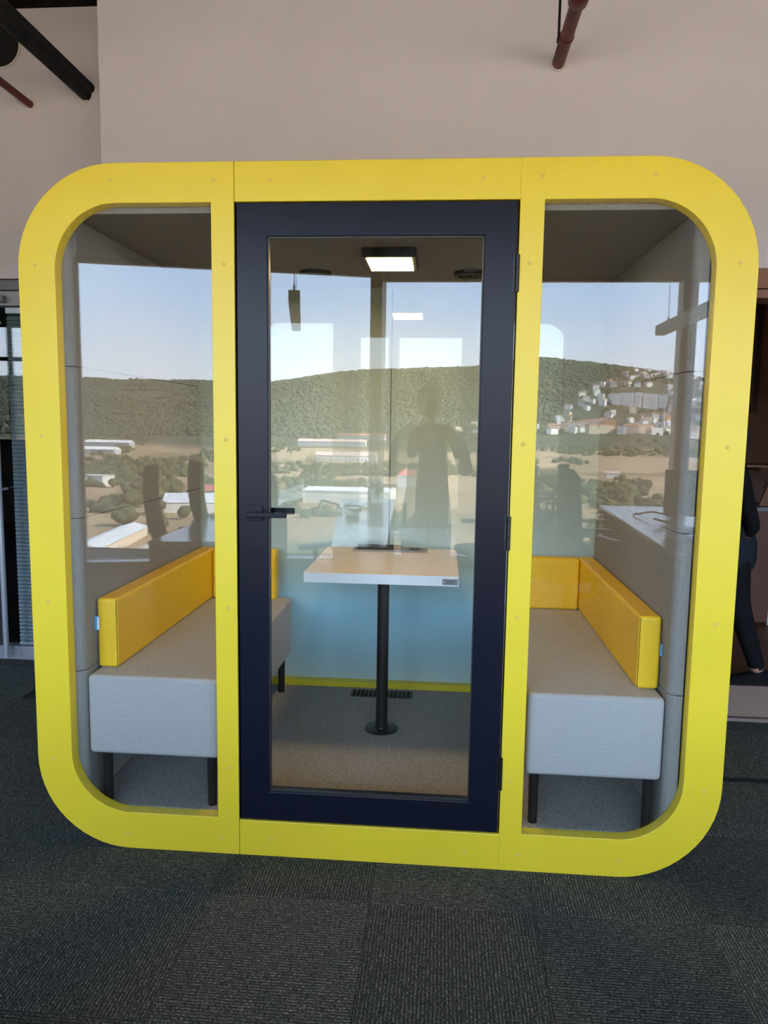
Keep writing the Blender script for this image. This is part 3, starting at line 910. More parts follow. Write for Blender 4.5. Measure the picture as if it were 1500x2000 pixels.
def shoe(root, heel, direction, L_=0.27, z=0.013):
    d = Vector(direction).normalized()
    n = Vector((-d.y, d.x, 0))
    h = Vector(heel)
    prof = [(0.00, 0.030, 0.075), (0.03, 0.034, 0.088), (0.08, 0.034, 0.085), (0.13, 0.036, 0.072), (0.18, 0.044, 0.055), (0.225, 0.043, 0.046), (0.255, 0.034, 0.036), (0.27, 0.016, 0.026)]
    vs, fs, seg = [], [], 10
    for (t, wd, ht) in prof:
        p = h + d * t * L_ / 0.27
        for k in range(seg + 1):
            a = math.pi * k / seg
            vs.append((p.x + n.x * wd * math.cos(a), p.y + n.y * wd * math.cos(a), z + 0.012 + (ht - 0.012) * math.sin(a) ** 0.8))
    m = len(prof)
    for i in range(m - 1):
        for k in range(seg):
            a = i * (seg + 1) + k
            fs.append((a, a + 1, a + seg + 2, a + seg + 1))
        fs.append((i * (seg + 1), (i + 1) * (seg + 1), (i + 1) * (seg + 1) + seg, i * (seg + 1) + seg))
    fs.append(tuple(range(seg + 1)))
    fs.append(tuple(range((m - 1) * (seg + 1), m * (seg + 1))))
    sh = MB().add(vs, fs).build('shoe', M['cloth_black'], root, smooth=True)
    so = []
    for (t, wd, ht) in prof: so.append((h + d * t * L_ / 0.27 + n * (wd + 0.004)))
    for (t, wd, ht) in reversed(prof): so.append((h + d * t * L_ / 0.27 - n * (wd + 0.004)))
    MB().prism([(p.x, p.y) for p in so], [], z, z + 0.0118, 'XY').build('sole', M['rubber'], sh)
    lc = MB()
    for k in range(4):
        p = h + d * (0.10 + 0.022 * k) * L_ / 0.27
        zt = z + 0.080 - 0.008 * k
        lc.tube([p + n * 0.022 + Vector((0, 0, zt - p.z - .004)), p + Vector((0, 0, zt - p.z + .004)), p - n * 0.022 + Vector((0, 0, zt - p.z - .004))], 0.0028, 6)
    p = h + d * 0.10 * L_ / 0.27
    for sg in (-1, 1):
        lc.tube([p + Vector((0, 0, z + .084 - p.z)), p + d * 0.02 + n * sg * 0.02 + Vector((0, 0, z + .112 - p.z)), p + d * 0.045 + n * sg * 0.03 + Vector((0, 0, z + .082 - p.z))], 0.0024, 6)
    lc.build('shoelace', M['black_matt'], sh)
    return sh

def finger_set(palm, across, out, curl, s=1.0, thumb=None):
    """five short chains rooted inside the palm"""
    hs = []
    palm, across, out, curl = Vector(palm), Vector(across).normalized(), Vector(out).normalized(), Vector(curl).normalized()
    for k, ln in enumerate((0.062, 0.072, 0.068, 0.054)):
        b = palm + across * (k - 1.5) * 0.0195 * s + out * 0.018
        p1 = b + out * ln * 0.45 * s + curl * 0.004
        p2 = p1 + (out * 0.55 + curl * 0.83) * ln * 0.36 * s
        p3 = p2 + (curl * 0.9 - out * 0.45) * ln * 0.30 * s
        hs.append(([b - out * 0.01, p1, p2, p3], [0.0098, 0.0092, 0.0084, 0.0072]))
    t0 = palm - across * 0.026 - out * 0.012
    td = Vector(thumb) if thumb is not None else (-across * 0.7 + out * 0.5 + curl * 0.4)
    td.normalize()
    hs.append(([t0, t0 + td * 0.030, t0 + td * 0.030 + (td + out * 0.5).normalized() * 0.028, t0 + td * 0.030 + (td + out * 0.5).normalized() * 0.028 + (td * .6 + curl * 0.5 + out * .4).normalized() * 0.022], [0.0125, 0.0115, 0.0105, 0.0085]))
    return hs

# --- the photographer, seen mirrored in the glass
px, py = 1.255, -2.68
ph_c = Vector((1.352, -2.3445, 1.395))
J = [(px, py, 0.93), (px, py, 1.08), (px, py + .01, 1.22), (px, py + .01, 1.36), (px, py + .01, 1.455), (px, py + .025, 1.545),
     (px - .105, py, 1.405), (px - .185, py - .005, 1.385), (px - .225, py + .05, 1.14), (px - .085, py + .21, 1.33), (px + .005, py + .275, 1.365),
     (px + .105, py, 1.405), (px + .190, py - .005, 1.385), (px + .265, py + .05, 1.14), (px + .215, py + .215, 1.33), (px + .185, py + .275, 1.365),
     (px - .085, py, 0.86), (px - .085, py + .02, 0.48), (px - .085, py, 0.10),
     (px + .085, py, 0.86), (px + .085, py + .02, 0.48), (px + .085, py, 0.10)]
Ed = [(0, 1), (1, 2), (2, 3), (3, 4), (4, 5), (3, 6), (6, 7), (7, 8), (8, 9), (9, 10), (3, 11), (11, 12), (12, 13), (13, 14), (14, 15), (0, 16), (16, 17), (17, 18), (0, 19), (19, 20), (20, 21)]
Rd = [(.150, .115), (.145, .11), (.155, .115), (.13, .10), .056, .052, (.085, .08), .066, .050, .036, .030, (.085, .08), .066, .050, .036, .030, .100, .088, .066, .100, .088, .066]
lh = finger_set(J[10], (0, 0.25, -1), (0.55, 0.85, 0.25), (0.85, -0.3, 0), thumb=(0.5, 0.15, 0.8))
rh = finger_set(J[15], (0, 0.25, -1), (-0.55, 0.85, 0.25), (-0.85, -0.3, 0), thumb=(-0.5, 0.15, 0.8))
ph, body, fr = person('person', 'person in dark clothes taking the picture with a raised phone, mirrored in the glass', J, Ed, Rd, lh + rh, ((px, py + .02, 1.612), (0.12, 1, -0.10), 0.98), {})
def pf(v):
    if v.z > 1.462 and abs(v.x - px) < .13: return 0
    if v.z < 0.97 and (v - Vector(J[10])).length > .2 and (v - Vector(J[15])).length > .2: return 2
    if v.y > py + 0.245: return 0
    return 1
paint(body, pf, [M['cloth_grey'], M['cloth_navy']])
face_bits(ph, fr)
hair_cap(ph, fr)
shoe(ph, (px - .085, py - .07, 0), (-0.1, 1, 0), z=0.0002)
shoe(ph, (px + .085, py - .07, 0), (0.1, 1, 0), z=0.0002)
fo = empty('phone', tuple(ph_c), 'dark phone held up in both hands of the mirrored photographer', 'phone')
MB().box(ph_c.x - .037, ph_c.x + .037, ph_c.y - .0045, ph_c.y + .0045, ph_c.z - .08, ph_c.z + .08).build('phone_body', M['phone'], fo, 0.003, 3)
MB().box(ph_c.x - .034, ph_c.x + .034, ph_c.y - .0052, ph_c.y - .0046, ph_c.z - .076, ph_c.z + .076).build('phone_screen', M['black'], fo)

# --- the person walking past the opening at the right, mostly behind the booth
zf = 0.013
J = [(2.985, 2.0, 0.87), (2.965, 2.0, 1.00), (2.955, 2.0, 1.13), (2.94, 2.0, 1.24), (2.915, 2.0, 1.335), (2.89, 2.0, 1.42),
     (2.945, 1.90, 1.265), (2.955, 1.835, 1.235), (3.015, 1.82, 1.03), (3.060, 1.835, 0.925), (3.020, 1.945, 0.850),
     (2.925, 2.10, 1.265), (2.915, 2.165, 1.235), (2.86, 2.20, 1.00), (2.74, 2.19, 0.88), (2.70, 2.185, 0.86),
     (3.00, 1.925, 0.82), (3.035, 1.935, 0.50), (3.190, 1.95, 0.075),
     (2.96, 2.075, 0.82), (2.76, 2.075, 0.48), (2.80, 2.07, 0.075)]
Rd = [(.125, .115), (.112, .10), (.118, .105), (.105, .09), .045, .043, (.068, .065), .058, .046, .038, .028, (.068, .065), .060, .050, .040, .028, .095, .070, .044, .095, .070, .044]
lh = finger_set(J[10], (-0.5, 0.85, 0), (-0.25, 0.2, -1), (-0.6, 0.5, 0), 0.85)
rh = finger_set(J[15], (0, 0.3, 1), (-1, 0.0, -0.2), (0, -0.6, -0.3), 0.9)
p2, body, fr = person('person', 'person in black walking past the opening right of the booth, trailing foot in laced shoe', J, Ed, Rd, lh + rh, ((2.885, 2.0, 1.485), (-1, 0.02, -0.08), 0.94), {})
def pf2(v):
    if v.z > 1.36: return 0
    if v.z < 0.112: return 0
    if (v - Vector(J[10])).length < 0.105 and v.z < 0.90 and v.y > 1.86: return 0
    if (v - Vector(J[15])).length < 0.10: return 0
    return 1 if v.z > 0.90 else 1
paint(body, pf2, [M['cloth_black']])
face_bits(p2, fr)
hair_cap(p2, fr)
b = MB()
b.add(*skin_mesh([(2.955, 2.0, 1.56), (3.01, 2.0, 1.50), (3.035, 2.0, 1.40), (3.030, 1.995, 1.315), (3.02, 1.995, 1.28)], [(0, 1), (1, 2), (2, 3), (3, 4)], [.03, .042, .040, .030, .012]))
b.build('ponytail', M['hair'], p2, smooth=True)
# open jacket hem flaring over the hip
vs, fs = [], []
sg = 20
for i, (z, ra, rb, ox) in enumerate(((0.92, .135, .140, 2.980), (0.84, .152, .150, 2.990), (0.76, .152, .150, 2.99), (0.695, .140, .148, 2.985))):
    for k in range(sg):
        a = 2 * math.pi * k / sg
        wv = 1 + 0.03 * math.sin(5 * a + i)
        vs.append((ox + ra * math.cos(a) * wv, 2.0 + rb * math.sin(a) * wv, z + 0.012 * math.sin(3 * a)))
n = len(vs)
vs += [(2.98 + (x - 2.98) * .95, 2.0 + (y - 2.0) * .95, z) for x, y, z in vs]
for i in range(3):
    for k in range(sg):
        a, b2 = i * sg + k, i * sg + (k + 1) % sg
        fs.append((a, b2, b2 + sg, a + sg))
        fs.append((n + a, n + a + sg, n + b2 + sg, n + b2))
MB().add(vs, fs).build('jacket_hem', M['cloth_navy'], p2, smooth=True, label='navy jacket hem over the hip')
shoe(p2, (3.262, 1.95, 0), (-1, 0.03, 0), 0.265, zf)
shoe(p2, (2.86, 2.07, 0), (-1, -0.03, 0), 0.265, zf)

# ------------------------------------------------------------------ office furniture behind the camera (mirrored in the panes)
def P3(x, y): return Vector((x, y, 0))
def desk(name, label, quad, modesty=True, group=None):
    cx_ = sum(q[0] for q in quad) / 4; cy_ = sum(q[1] for q in quad) / 4
    root = empty(name, (cx_, cy_, 0), label, 'desk', group)
    MB().hexa([(x, y, 0.715) for x, y in quad], [(x, y, 0.74) for x, y in quad]).build('desktop', M['desk'], root, 0.002)
    c_ = Vector((cx_, cy_, 0))
    q = [Vector((x, y, 0)) + (c_ - Vector((x, y, 0))) * 0.04 for x, y in quad]
    # panel legs at both ends
    for a, b_ in ((0, 1), (3, 2)):
        p0, p1 = q[a], q[b_]
        d = (p1 - p0).normalized(); n = Vector((-d.y, d.x, 0)) * 0.014
        MB().hexa([(v.x, v.y, 0.0) for v in (p0 - n, p1 - n, p1 + n, p0 + n)], [(v.x, v.y, 0.7145) for v in (p0 - n, p1 - n, p1 + n, p0 + n)]).build('end_panel', M['desk_side'], root)
    if not modesty: return root
    m0, m1 = (q[0] + q[1]) / 2, (q[3] + q[2]) / 2
    d = (m1 - m0).normalized(); n = Vector((-d.y, d.x, 0)) * 0.01
    m0, m1 = m0 + d * 0.03, m1 - d * 0.03
    MB().hexa([(v.x, v.y, 0.30) for v in (m0 - n, m1 - n, m1 + n, m0 + n)], [(v.x, v.y, 0.714) for v in (m0 - n, m1 - n, m1 + n, m0 + n)]).build('modesty_panel', M['desk_side'], root)
    return root
desk('bench_desk', 'long narrow pale desk left of the photographer, mirrored through the door pane', [(0.71, -1.93), (1.03, -1.98), (0.90, -4.90), (0.36, -4.80)])
desk('bench_desk', 'pale desk with dark end panel mirrored low in the left pane', [(-0.41, -1.93), (-0.03, -1.98), (-0.10, -4.60), (-0.42, -4.55)], False)
desk('bench_desk', 'long pale desk with monitors mirrored in the right hand pane', [(2.71, -2.05), (4.30, -2.05), (4.30, -4.70), (2.84, -4.70)])

def chair_proto():
    root = empty('office_chair', (0, 0, 0), 'x', 'chair', 'office chairs mirrored in the booth glass')
    b = MB()
    n, m = 10, 8
    vs, fs = [], []
    for side in (0, 1):
        for i in range(n + 1):
            t = i / n
            z = 0.50 + 0.66 * t
            wd = 0.235 * (1 - 0.10 * abs(2 * t - 0.9) ** 2) * (1 if t < .9 else 1 - (t - .9) * 2.4)
            yb = -0.20 - 0.10 * t - 0.05 * math.sin(t * 3.1)
            for k in range(m + 1):
                u = 2 * k / m - 1
                vs.append((wd * u, yb + 0.045 * u * u - (0.035 if side else 0.0), z))
    q = (n + 1) * (m + 1)
    for i in range(n):
        for k in range(m):
            a = i * (m + 1) + k
            fs.append((a, a + 1, a + m + 2, a + m + 1))
            fs.append((q + a, q + a + m + 1, q + a + m + 2, q + a + 1))
    for i in range(n):
        a, b_ = i * (m + 1), (i + 1) * (m + 1)
        fs.append((a, b_, q + b_, q + a)); fs.append((a + m, q + a + m, q + b_ + m, b_ + m))
    for k in range(m):
        fs.append((k, q + k, q + k + 1, k + 1)); a = n * (m + 1) + k
        fs.append((a, a + 1, q + a + 1, q + a))
    b.add(vs, fs).build('backrest', M['chair'], root, smooth=True, local=True)
    MB().box(-0.24, 0.24, -0.22, 0.25, 0.43, 0.50).build('seat', M['chair'], root, 0.03, 3, local=True)
    MB().tube([(0, -0.02, 0.42), (0, -0.22, 0.40), (0, -0.29, 0.48), (0, -0.30, 0.62)], 0.022, 8).build('back_support', M['plastic'], root, local=True, smooth=True)
    for s in (-1, 1):
        MB().tube([(s * 0.20, 0.0, 0.425), (s * 0.30, -0.02, 0.45), (s * 0.30, -0.02, 0.66)], 0.015, 8).box(s * 0.30 - 0.03, s * 0.30 + 0.03, -0.14, 0.13, 0.66, 0.69).build('armrest', M['plastic'], root, local=True)
    MB().cyl((0, 0, 0.10), (0, 0, 0.43), 0.026, seg=14).build('gas_lift', M['black'], root, local=True, smooth=True)
    for k in range(5):
        a = 2 * math.pi * k / 5 + 0.3
        lg = MB().tube([(0, 0, 0.115), (0.30 * math.cos(a), 0.30 * math.sin(a), 0.075)], [0.026, 0.015], 8).build('base_leg', M['plastic'], root, local=True, smooth=True)
        MB().cyl((0.30 * math.cos(a) - .02 * math.sin(a), 0.30 * math.sin(a) + .02 * math.cos(a), 0.028), (0.30 * math.cos(a) + .02 * math.sin(a), 0.30 * math.sin(a) - .02 * math.cos(a), 0.028), 0.028, seg=12).build('caster', M['black'], lg, local=True)
    return root
def copy_tree(o, parent=None):
    c = o.copy(); C.objects.link(c); c.parent = parent
    for ch in list(o.children): copy_tree(ch, c)
    return c
ch0 = chair_proto()
spots = [(-0.36, -2.66, -106, 'dark office chair mirrored nearest in the left pane, at the desk end'),
         (-0.34, -3.50, -119, 'dark office chair mirrored behind the first one in the left pane'),
         (0.33, -2.55, -140, 'dark office chair mirrored left of the long desk, in the door pane'),
         (1.78, -3.60, 65, 'dark office chair mirrored at the left edge of the right hand pane'),
         (2.25, -2.80, -20, 'dark office chair mirrored large in the right hand pane, back turned'),
         (2.62, -3.70, -75, 'dark office chair mirrored beside the monitor desk, right hand pane')]
for i, (x, y, a, lab) in enumerate(spots):
    o = ch0 if i == 0 else copy_tree(ch0)
    o.location = (x, y, 0)
    o.rotation_euler = (0, 0, math.radians(a))
    o['label'] = lab

def monitor(x, y, rot, label):
    root = empty('monitor', (x, y, 0.7405), label, 'monitor', None, None, math.radians(rot))
    MB().box(-0.27, 0.27, -0.012, 0.022, 0.10, 0.43).build('monitor_shell', M['screen'], root, 0.006, 2, local=True)
    MB().box(-0.26, 0.26, 0.0222, 0.0235, 0.112, 0.422).build('monitor_screen', M['black'], root, local=True)
    MB().box(-0.03, 0.03, -0.045, -0.0125, 0.012, 0.26).build('monitor_stand', M['plastic'], root, local=True)
    MB().box(-0.11, 0.11, -0.11, 0.08, 0.0, 0.0115).build('monitor_base', M['plastic'], root, 0.003, local=True)
monitor(3.22, -3.05, 8, 'grey backed monitor on the mirrored desk at right')
monitor(3.40, -2.45, 60, 'second monitor on the mirrored desk, nearer the booth')
dv = MB().box(-0.38, -0.395, -4.5, -3.1, 0.7405, 0.76).build('cable_tray', M['plastic'])
tag(dv, 'dark cable strip along the edge of the mirrored left desk', 'cable tray')
lp_ = empty('laptop', (2.98, -2.52, 0.7405), 'closed grey laptop lying on the mirrored desk at right', 'laptop', None, None, 0.3)
MB().box(-0.16, 0.16, -0.11, 0.11, 0.0, 0.014).build('laptop_base', M['alu_dark'], lp_, 0.003, local=True)
MB().box(-0.16, 0.16, -0.11, 0.11, 0.0145, 0.021).build('laptop_lid', M['alu'], lp_, 0.003, local=True)
ms = MB(); ms.add(*ellipsoid((3.02, -2.80, 0.757), [((1, 0, 0), .035), ((0, 1, 0), .055), ((0, 0, 1), .0165)], 16, 8)); tag(ms.build('computer_mouse', M['plastic'], smooth=True), 'dark computer mouse on the mirrored desk at right', 'mouse')
bx_ = MB().box(3.02, 3.18, -2.95 + .55, -2.75 + .55, 0.7405, 0.86).build('dock_box', M['plastic'], None, 0.006)
tag(bx_, 'dark small box on the mirrored desk beside the monitors', 'box')
for k, (pts, lab) in enumerate((
    ([(2.95, -3.9, .75), (3.05, -3.7, .80), (3.2, -3.6, .77), (3.1, -3.4, .75), (2.95, -3.3, .79), (3.1, -3.15, .75)], 'tangled black cable on the mirrored desk at right'),
    ([(0.30, -3.9, .75), (0.36, -3.75, .83), (0.50, -3.7, .80), (0.55, -3.6, .75), (0.45, -3.5, .75)], 'looping black cable on the mirrored desk at centre'),
    ([(0.50, -4.1, .75), (0.62, -4.0, .76), (0.72, -3.95, .75), (0.6, -3.75, .75), (0.70, -3.6, .75)], 'flat black cable by the cup on the mirrored desk'))):
    pp = []
    for a, b_ in zip(pts[:-1], pts[1:]):
        for t in range(5): pp.append(Vector(a).lerp(Vector(b_), t / 5))
    tag(MB().tube(pp, 0.008, 6).build('desk_cable', M['rubber'], smooth=True), lab, 'cable')
tag(MB().lathe([(.030, 0), (.036, .11), (.034, .11), (.028, .004), (.001, .004)], (0.62, -3.45, .7405), 20).build('cup', M['cup'], smooth=True), 'clear drinking cup on the mirrored desk at centre', 'cup')
tag(MB().lathe([(.05, 0), (.052, .03), (.02, .034), (.001, .034)], (0.68, -3.25, .7405), 18).build('tape_roll', M['plastic'], smooth=True), 'dark round puck on the mirrored desk before the cup', 'puck')

def pendant(label, p0, p1, z, posts):
    root = empty('pendant_light', ((p0[0] + p1[0]) / 2, (p0[1] + p1[1]) / 2, z), label, 'lamp')
    a, b_ = Vector((*p0, 0)), Vector((*p1, 0))
    d = (b_ - a).normalized(); n = Vector((-d.y, d.x, 0)) * 0.035
    q = [a - n, b_ - n, b_ + n, a + n]
    MB().hexa([(v.x, v.y, z) for v in q], [(v.x, v.y, z + 0.075) for v in q]).build('lamp_body', M['lamp_body'], root, 0.003)
    n2 = n * 0.8
    q = [a + d * .02 - n2, b_ - d * .02 - n2, b_ - d * .02 + n2, a + d * .02 + n2]
    MB().hexa([(v.x, v.y, z - 0.004) for v in q], [(v.x, v.y, z - 0.0005) for v in q]).build('lamp_diffuser', M['diffuser'], root)
    for t in posts:
        p = a.lerp(b_, t)
        MB().cyl((p.x, p.y, z + 0.0755), (p.x, p.y, 3.719), 0.0022, seg=6).cyl((p.x, p.y, z + 0.0752), (p.x, p.y, z + 0.11), 0.007, seg=8).build('suspension_wire', M['alu_dark'], root)
pendant('grey linear pendant lamp mirrored high in the right hand pane', (3.03, -1.9), (3.03, -3.72), 2.19, (0.15, 0.88))
pendant('grey linear pendant lamp mirrored high left in the door pane', (0.435, -2.20), (0.18, -3.55), 2.19, (0.02, 0.95))
MB_r = None

# ------------------------------------------------------------------ the landscape outside, mirrored in the panes
EYE = 1.45
rs = [(-2.2, .050), (-1.2, .055), (-.75, .058), (-.50, .0575), (-.314, .0548), (-.237, .0535), (-.115, .0700), (.051, .0770), (.127, .0885), (.219, .0800), (.336, .0640), (.42, .0625), (.7, .06), (2.2, .05)]
rsx, rsy = np.array([a for a, b in rs]), np.array([b for a, b in rs])
yk = np.array([30, 150, 250, 400, 700, 950, 1150])
zk = np.array([-38, -37.5, -37, -36.5, -35.0, -28, -13.0])
def vnoise(x, y, sd=0):
    r = np.zeros_like(x, dtype=float)
    rg = np.random.RandomState(11 + sd)
    for o in range(5):
        f = 2.0 ** o
        a, b_, c_, d_ = rg.rand(4) * 6.28
        r += (np.sin(x * f * 1.0 + a + 1.7 * np.sin(y * f * .7 + b_)) * np.sin(y * f * 0.9 + c_ + 1.3 * np.sin(x * f * .8 + d_))) / f ** .8
    return r
def terr(s, Y):
    s, Y = np.asarray(s, float), np.asarray(Y, float)
    rg = np.interp(s, rsx, rsy)
    base = np.interp(Y, yk, zk)
    t = np.clip((Y - 1100) / 1000, 0, 1)
    hz = EYE + rg * 2100
    h = base * (1 - t * t * (3 - 2 * t)) + hz * (t * t * (3 - 2 * t))
    back = np.clip((Y - 2100) / 900, 0, 1)
    h = h - back ** 1.2 * 220
    X = s * Y
    h = h + vnoise(X / 170., Y / 170.) * np.clip((Y - 150) / 500, 0.05, 1) * np.where(Y > 1100, 5.0 * (1 - t) * 1.2 + 1.5, 1.3)
    return h
ss = np.concatenate([np.linspace(-2.2, -.62, 24), np.linspace(-.6, .56, 170), np.linspace(.58, 2.2, 24)])
YY = np.concatenate([np.linspace(30, 400, 40), np.linspace(415, 1150, 50), np.linspace(1170, 2200, 60), np.linspace(2250, 3000, 8)])
S_, Yg = np.meshgrid(ss, YY)
Z = terr(S_, Yg)
vs = np.stack([S_ * Yg + CAM.x, -Yg, Z], -1).reshape(-1, 3)
nx, ny = len(ss), len(YY)
ii = np.arange(ny - 1)[:, None] * nx + np.arange(nx - 1)[None]
fs = np.stack([ii, ii + nx, ii + nx + 1, ii + 1], -1).reshape(-1, 4)
tm = mat('terrain', (0.3, 0.2, 0.12), 0.95, 0.05)
t_ = N(tm, 'ShaderNodeTexCoord')
n1 = noise(tm, 0.010, 6, 'Object', 0.6)
n2 = noise(tm, 0.06, 4, 'Object', 0.6)
n3 = noise(tm, 0.0035, 3, 'Object', 0.5)
sp = N(tm, 'ShaderNodeSeparateXYZ')
L(tm, t_.outputs['Object'], sp.inputs[0])
soil = ramp(tm, n1.outputs[0], [(0.30, (0.12, 0.12, 0.055)), (0.46, (0.30, 0.20, 0.115)), (0.58, (0.40, 0.285, 0.18)), (0.74, (0.22, 0.16, 0.09))])
forest = ramp(tm, n2.outputs[0], [(0.30, (0.054, 0.060, 0.042)), (0.55, (0.088, 0.090, 0.062)), (0.78, (0.17, 0.145, 0.10))])
md = N(tm, 'ShaderNodeMath', operation='MULTIPLY_ADD')      # distance with a wandering border
L(tm, n3.outputs[0], md.inputs[0]); md.inputs[1].default_value = -420; L(tm, sp.outputs['Y'], md.inputs[2])
mr = N(tm, 'ShaderNodeMapRange')
mr.inputs['From Min'].default_value = -1130; mr.inputs['From Max'].default_value = -1230
L(tm, md.outputs[0], mr.inputs['Value'])
mx = N(tm, 'ShaderNodeMix', data_type='RGBA')
L(tm, mr.outputs[0], mx.inputs['Factor']); L(tm, soil.outputs[0], mx.inputs['A']); L(tm, forest.outputs[0], mx.inputs['B'])
basecol(tm, mx.outputs['Result'])
me = bpy.data.meshes.new('terrain')
me.from_pydata(vs.tolist(), [], fs.tolist())
me.polygons.foreach_set('use_smooth', [True] * len(me.polygons))
me.materials.append(tm)
to = bpy.data.objects.new('terrain', me)
C.objects.link(to)
structure(to)
tag(to, 'wooded hills and dry fields outside the window, mirrored in the panes', 'hills')

def tree_mat(name, a, b_):
    m = mat(name, a, 0.9, 0.05)
    n = noise(m, 0.12, 3, 'Object', 0.6)
    n.inputs['Scale'].default_value = 0.10
    r = ramp(m, n.outputs[0], [(0.35, a), (0.65, b_)])
    basecol(m, r.outputs[0])
    return m
M['trees'] = tree_mat('tree_foliage', (0.055, 0.064, 0.034), (0.115, 0.115, 0.062))
M['trees_far'] = tree_mat('hill_foliage', (0.056, 0.064, 0.044), (0.100, 0.104, 0.072))
bmi = bmesh.new(); bmesh.ops.create_icosphere(bmi, subdivisions=1, radius=1.0)
ICO_V = np.array([v.co[:] for v in bmi.verts]); ICO_F = np.array([[v.index for v in f.verts] for f in bmi.faces]); bmi.free()
bmi = bmesh.new(); bmesh.ops.create_icosphere(bmi, subdivisions=2, radius=1.0)
ICO2_V = np.array([v.co[:] for v in bmi.verts]); ICO2_F = np.array([[v.index for v in f.verts] for f in bmi.faces]); bmi.free()
rg = np.random.RandomState(5)
def forest_mesh(name, pts, rad, m, label, cat):
    n = len(pts)
    jit = 1 + (rg.rand(n, len(ICO_V), 1) - .5) * .55
    v = ICO_V[None] * jit * rad[:, None, None] * np.array([1, 1, .85]) + pts[:, None, :]
    f = ICO_F[None] + (np.arange(n) * len(ICO_V))[:, None, None]
    me = bpy.data.meshes.new(name)
    me.from_pydata(v.reshape(-1, 3).tolist(), [], f.reshape(-1, 3).tolist())
    me.polygons.foreach_set('use_smooth', [True] * len(me.polygons))
    me.materials.append(m)
    o = bpy.data.objects.new(name, me)
    C.objects.link(o)
    o.parent = to
    o['kind'] = 'stuff'
    return o
def scatter(n, s0, s1, y0, y1, keep, r0, r1):
    s = rg.uniform(s0, s1, n); Y = y0 + (y1 - y0) * rg.rand(n) ** 0.9
    k = keep(s, Y)
    s, Y = s[k], Y[k]
    r = rg.uniform(r0, r1, len(s)) * (0.8 + 0.4 * rg.rand(len(s)))
    return np.stack([s * Y + CAM.x, -Y, terr(s, Y) + r * .45], -1), r
# woods on the slopes
nf = lambda s, Y: vnoise(s * 9, Y / 160., 3)
pts, r = scatter(24000, -.62, .52, 1080, 2120, lambda s, Y: (nf(s, Y) > -0.9) & ~((s > .10) & (Y < 1130 + 5200 * np.clip(s - .10, 0, .12)) & (rg.rand(len(s)) > .07)), 2.4, 5.4)
forest_mesh('hill_woods', pts, r, M['trees_far'], 'grey green woods covering the mirrored hill slopes', 'woods')
# belts and clumps on the valley floor
def valley(s, Y):
    a = nf(s * 1.6, Y * 1.3)
    belt = ((Y > 880) & (Y < 1010) & (s > -.02)) | ((Y > 560) & (Y < 680) & (s < -.02) & (s > -.28)) | ((Y > 300) & (Y < 480) & (s > -.34) & (s < -.1)) | ((Y > 380) & (Y < 560) & (s > .13) & (s < .27))
    free = ((Y > 235) & (Y < 300) & (s < -.2)) | ((Y < 410) & (Y > 325) & (s > -.20) & (s < -.05)) | (Y < 240)
    return (belt & (a > -.8) | (a > .55) | (s < -.24) & (Y < 640) & (a > .05)) & ~free
pts, r = scatter(9000, -.62, .52, 200, 1080, valley, 1.6, 3.7)
forest_mesh('valley_trees', pts, r, M['trees'], 'belts of green trees on the mirrored valley floor', 'trees')
# single trees near enough to tell apart
k = 0
spots = [(-.448, 262, 8.5), (-.395, 252, 7.0), (-.535, 214, 5.0), (-.40, 300, 7.5), (-.435, 330, 8.0), (-.36, 285, 5.5), (-.34, 250, 5.0), (-.46, 420, 6.0), (-.38, 480, 8.0), (-.31, 400, 6.5), (.235, 420, 6.0), (.27, 470, 6.5), (.19, 430, 6.0)]
names = ['by the long pale roof', 'beside the concrete yard', 'at the left edge of the pane', 'behind the yard', 'in the olive field', 'right of the yard', 'before the chair backs', 'near the white house', 'at the foot of the slope', 'by the white roof', 'on the slope below the town', 'low at right before the monitor', 'left of the dry slope']
for (s, Y, r), nm in zip(spots, names):
    z = float(terr(s, Y))
    r *= 0.60
    root = empty('tree', (s * Y + CAM.x, -Y, z), 'round green tree outside, mirrored ' + nm, 'tree', 'single trees in the mirrored valley')
    mb = MB()
    for q in range(4):
        c_ = np.array([s * Y + CAM.x + rg.uniform(-.4, .4) * r, -Y + rg.uniform(-.4, .4) * r, z + r * (0.75 + .35 * rg.rand())])
        rr_ = r * rg.uniform(.5, .75)
        v = ICO2_V * (1 + (rg.rand(len(ICO2_V), 1) - .5) * .4) * rr_ + c_
        mb.add(v.tolist(), ICO2_F.tolist())
    mb.build('crown', M['trees'], root, smooth=True)
    MB().cyl((s * Y + CAM.x, -Y, z - .5), (s * Y + CAM.x, -Y, z + r * .6), r * .06, seg=8).build('trunk', M['wood'], root)

# buildings
HC = {k: mat('house_' + k, c, 0.8, 0.2) for k, c in dict(white=(.72, .70, .66), cream=(.62, .52, .40), orange=(.58, .34, .17), grey=(.40, .40, .42), pink=(.60, .42, .38), window=(.10, .11, .13), tile=(.38, .17, .11), palegrey=(.60, .61, .63), red=(.52, .14, .12), concrete=(.50, .46, .40)).items()}
def hroof(mb, x0, x1, y0, y1, z, h, e=0.4, along='X'):
    x0 -= e; x1 += e; y0 -= e; y1 += e
    if along == 'X':
        ym = (y0 + y1) / 2
        v = [(x0, y0, z), (x1, y0, z), (x1, y1, z), (x0, y1, z), (x0, ym, z + h), (x1, ym, z + h)]
        return mb.add(v, [(0, 1, 5, 4), (2, 3, 4, 5), (0, 4, 3), (1, 2, 5), (0, 3, 2, 1)])
    xm = (x0 + x1) / 2
    v = [(x0, y0, z), (x1, y0, z), (x1, y1, z), (x0, y1, z), (xm, y0, z + h), (xm, y1, z + h)]
    return mb.add(v, [(0, 4, 5, 3), (1, 2, 5, 4), (0, 1, 4), (2, 3, 5), (0, 3, 2, 1)])
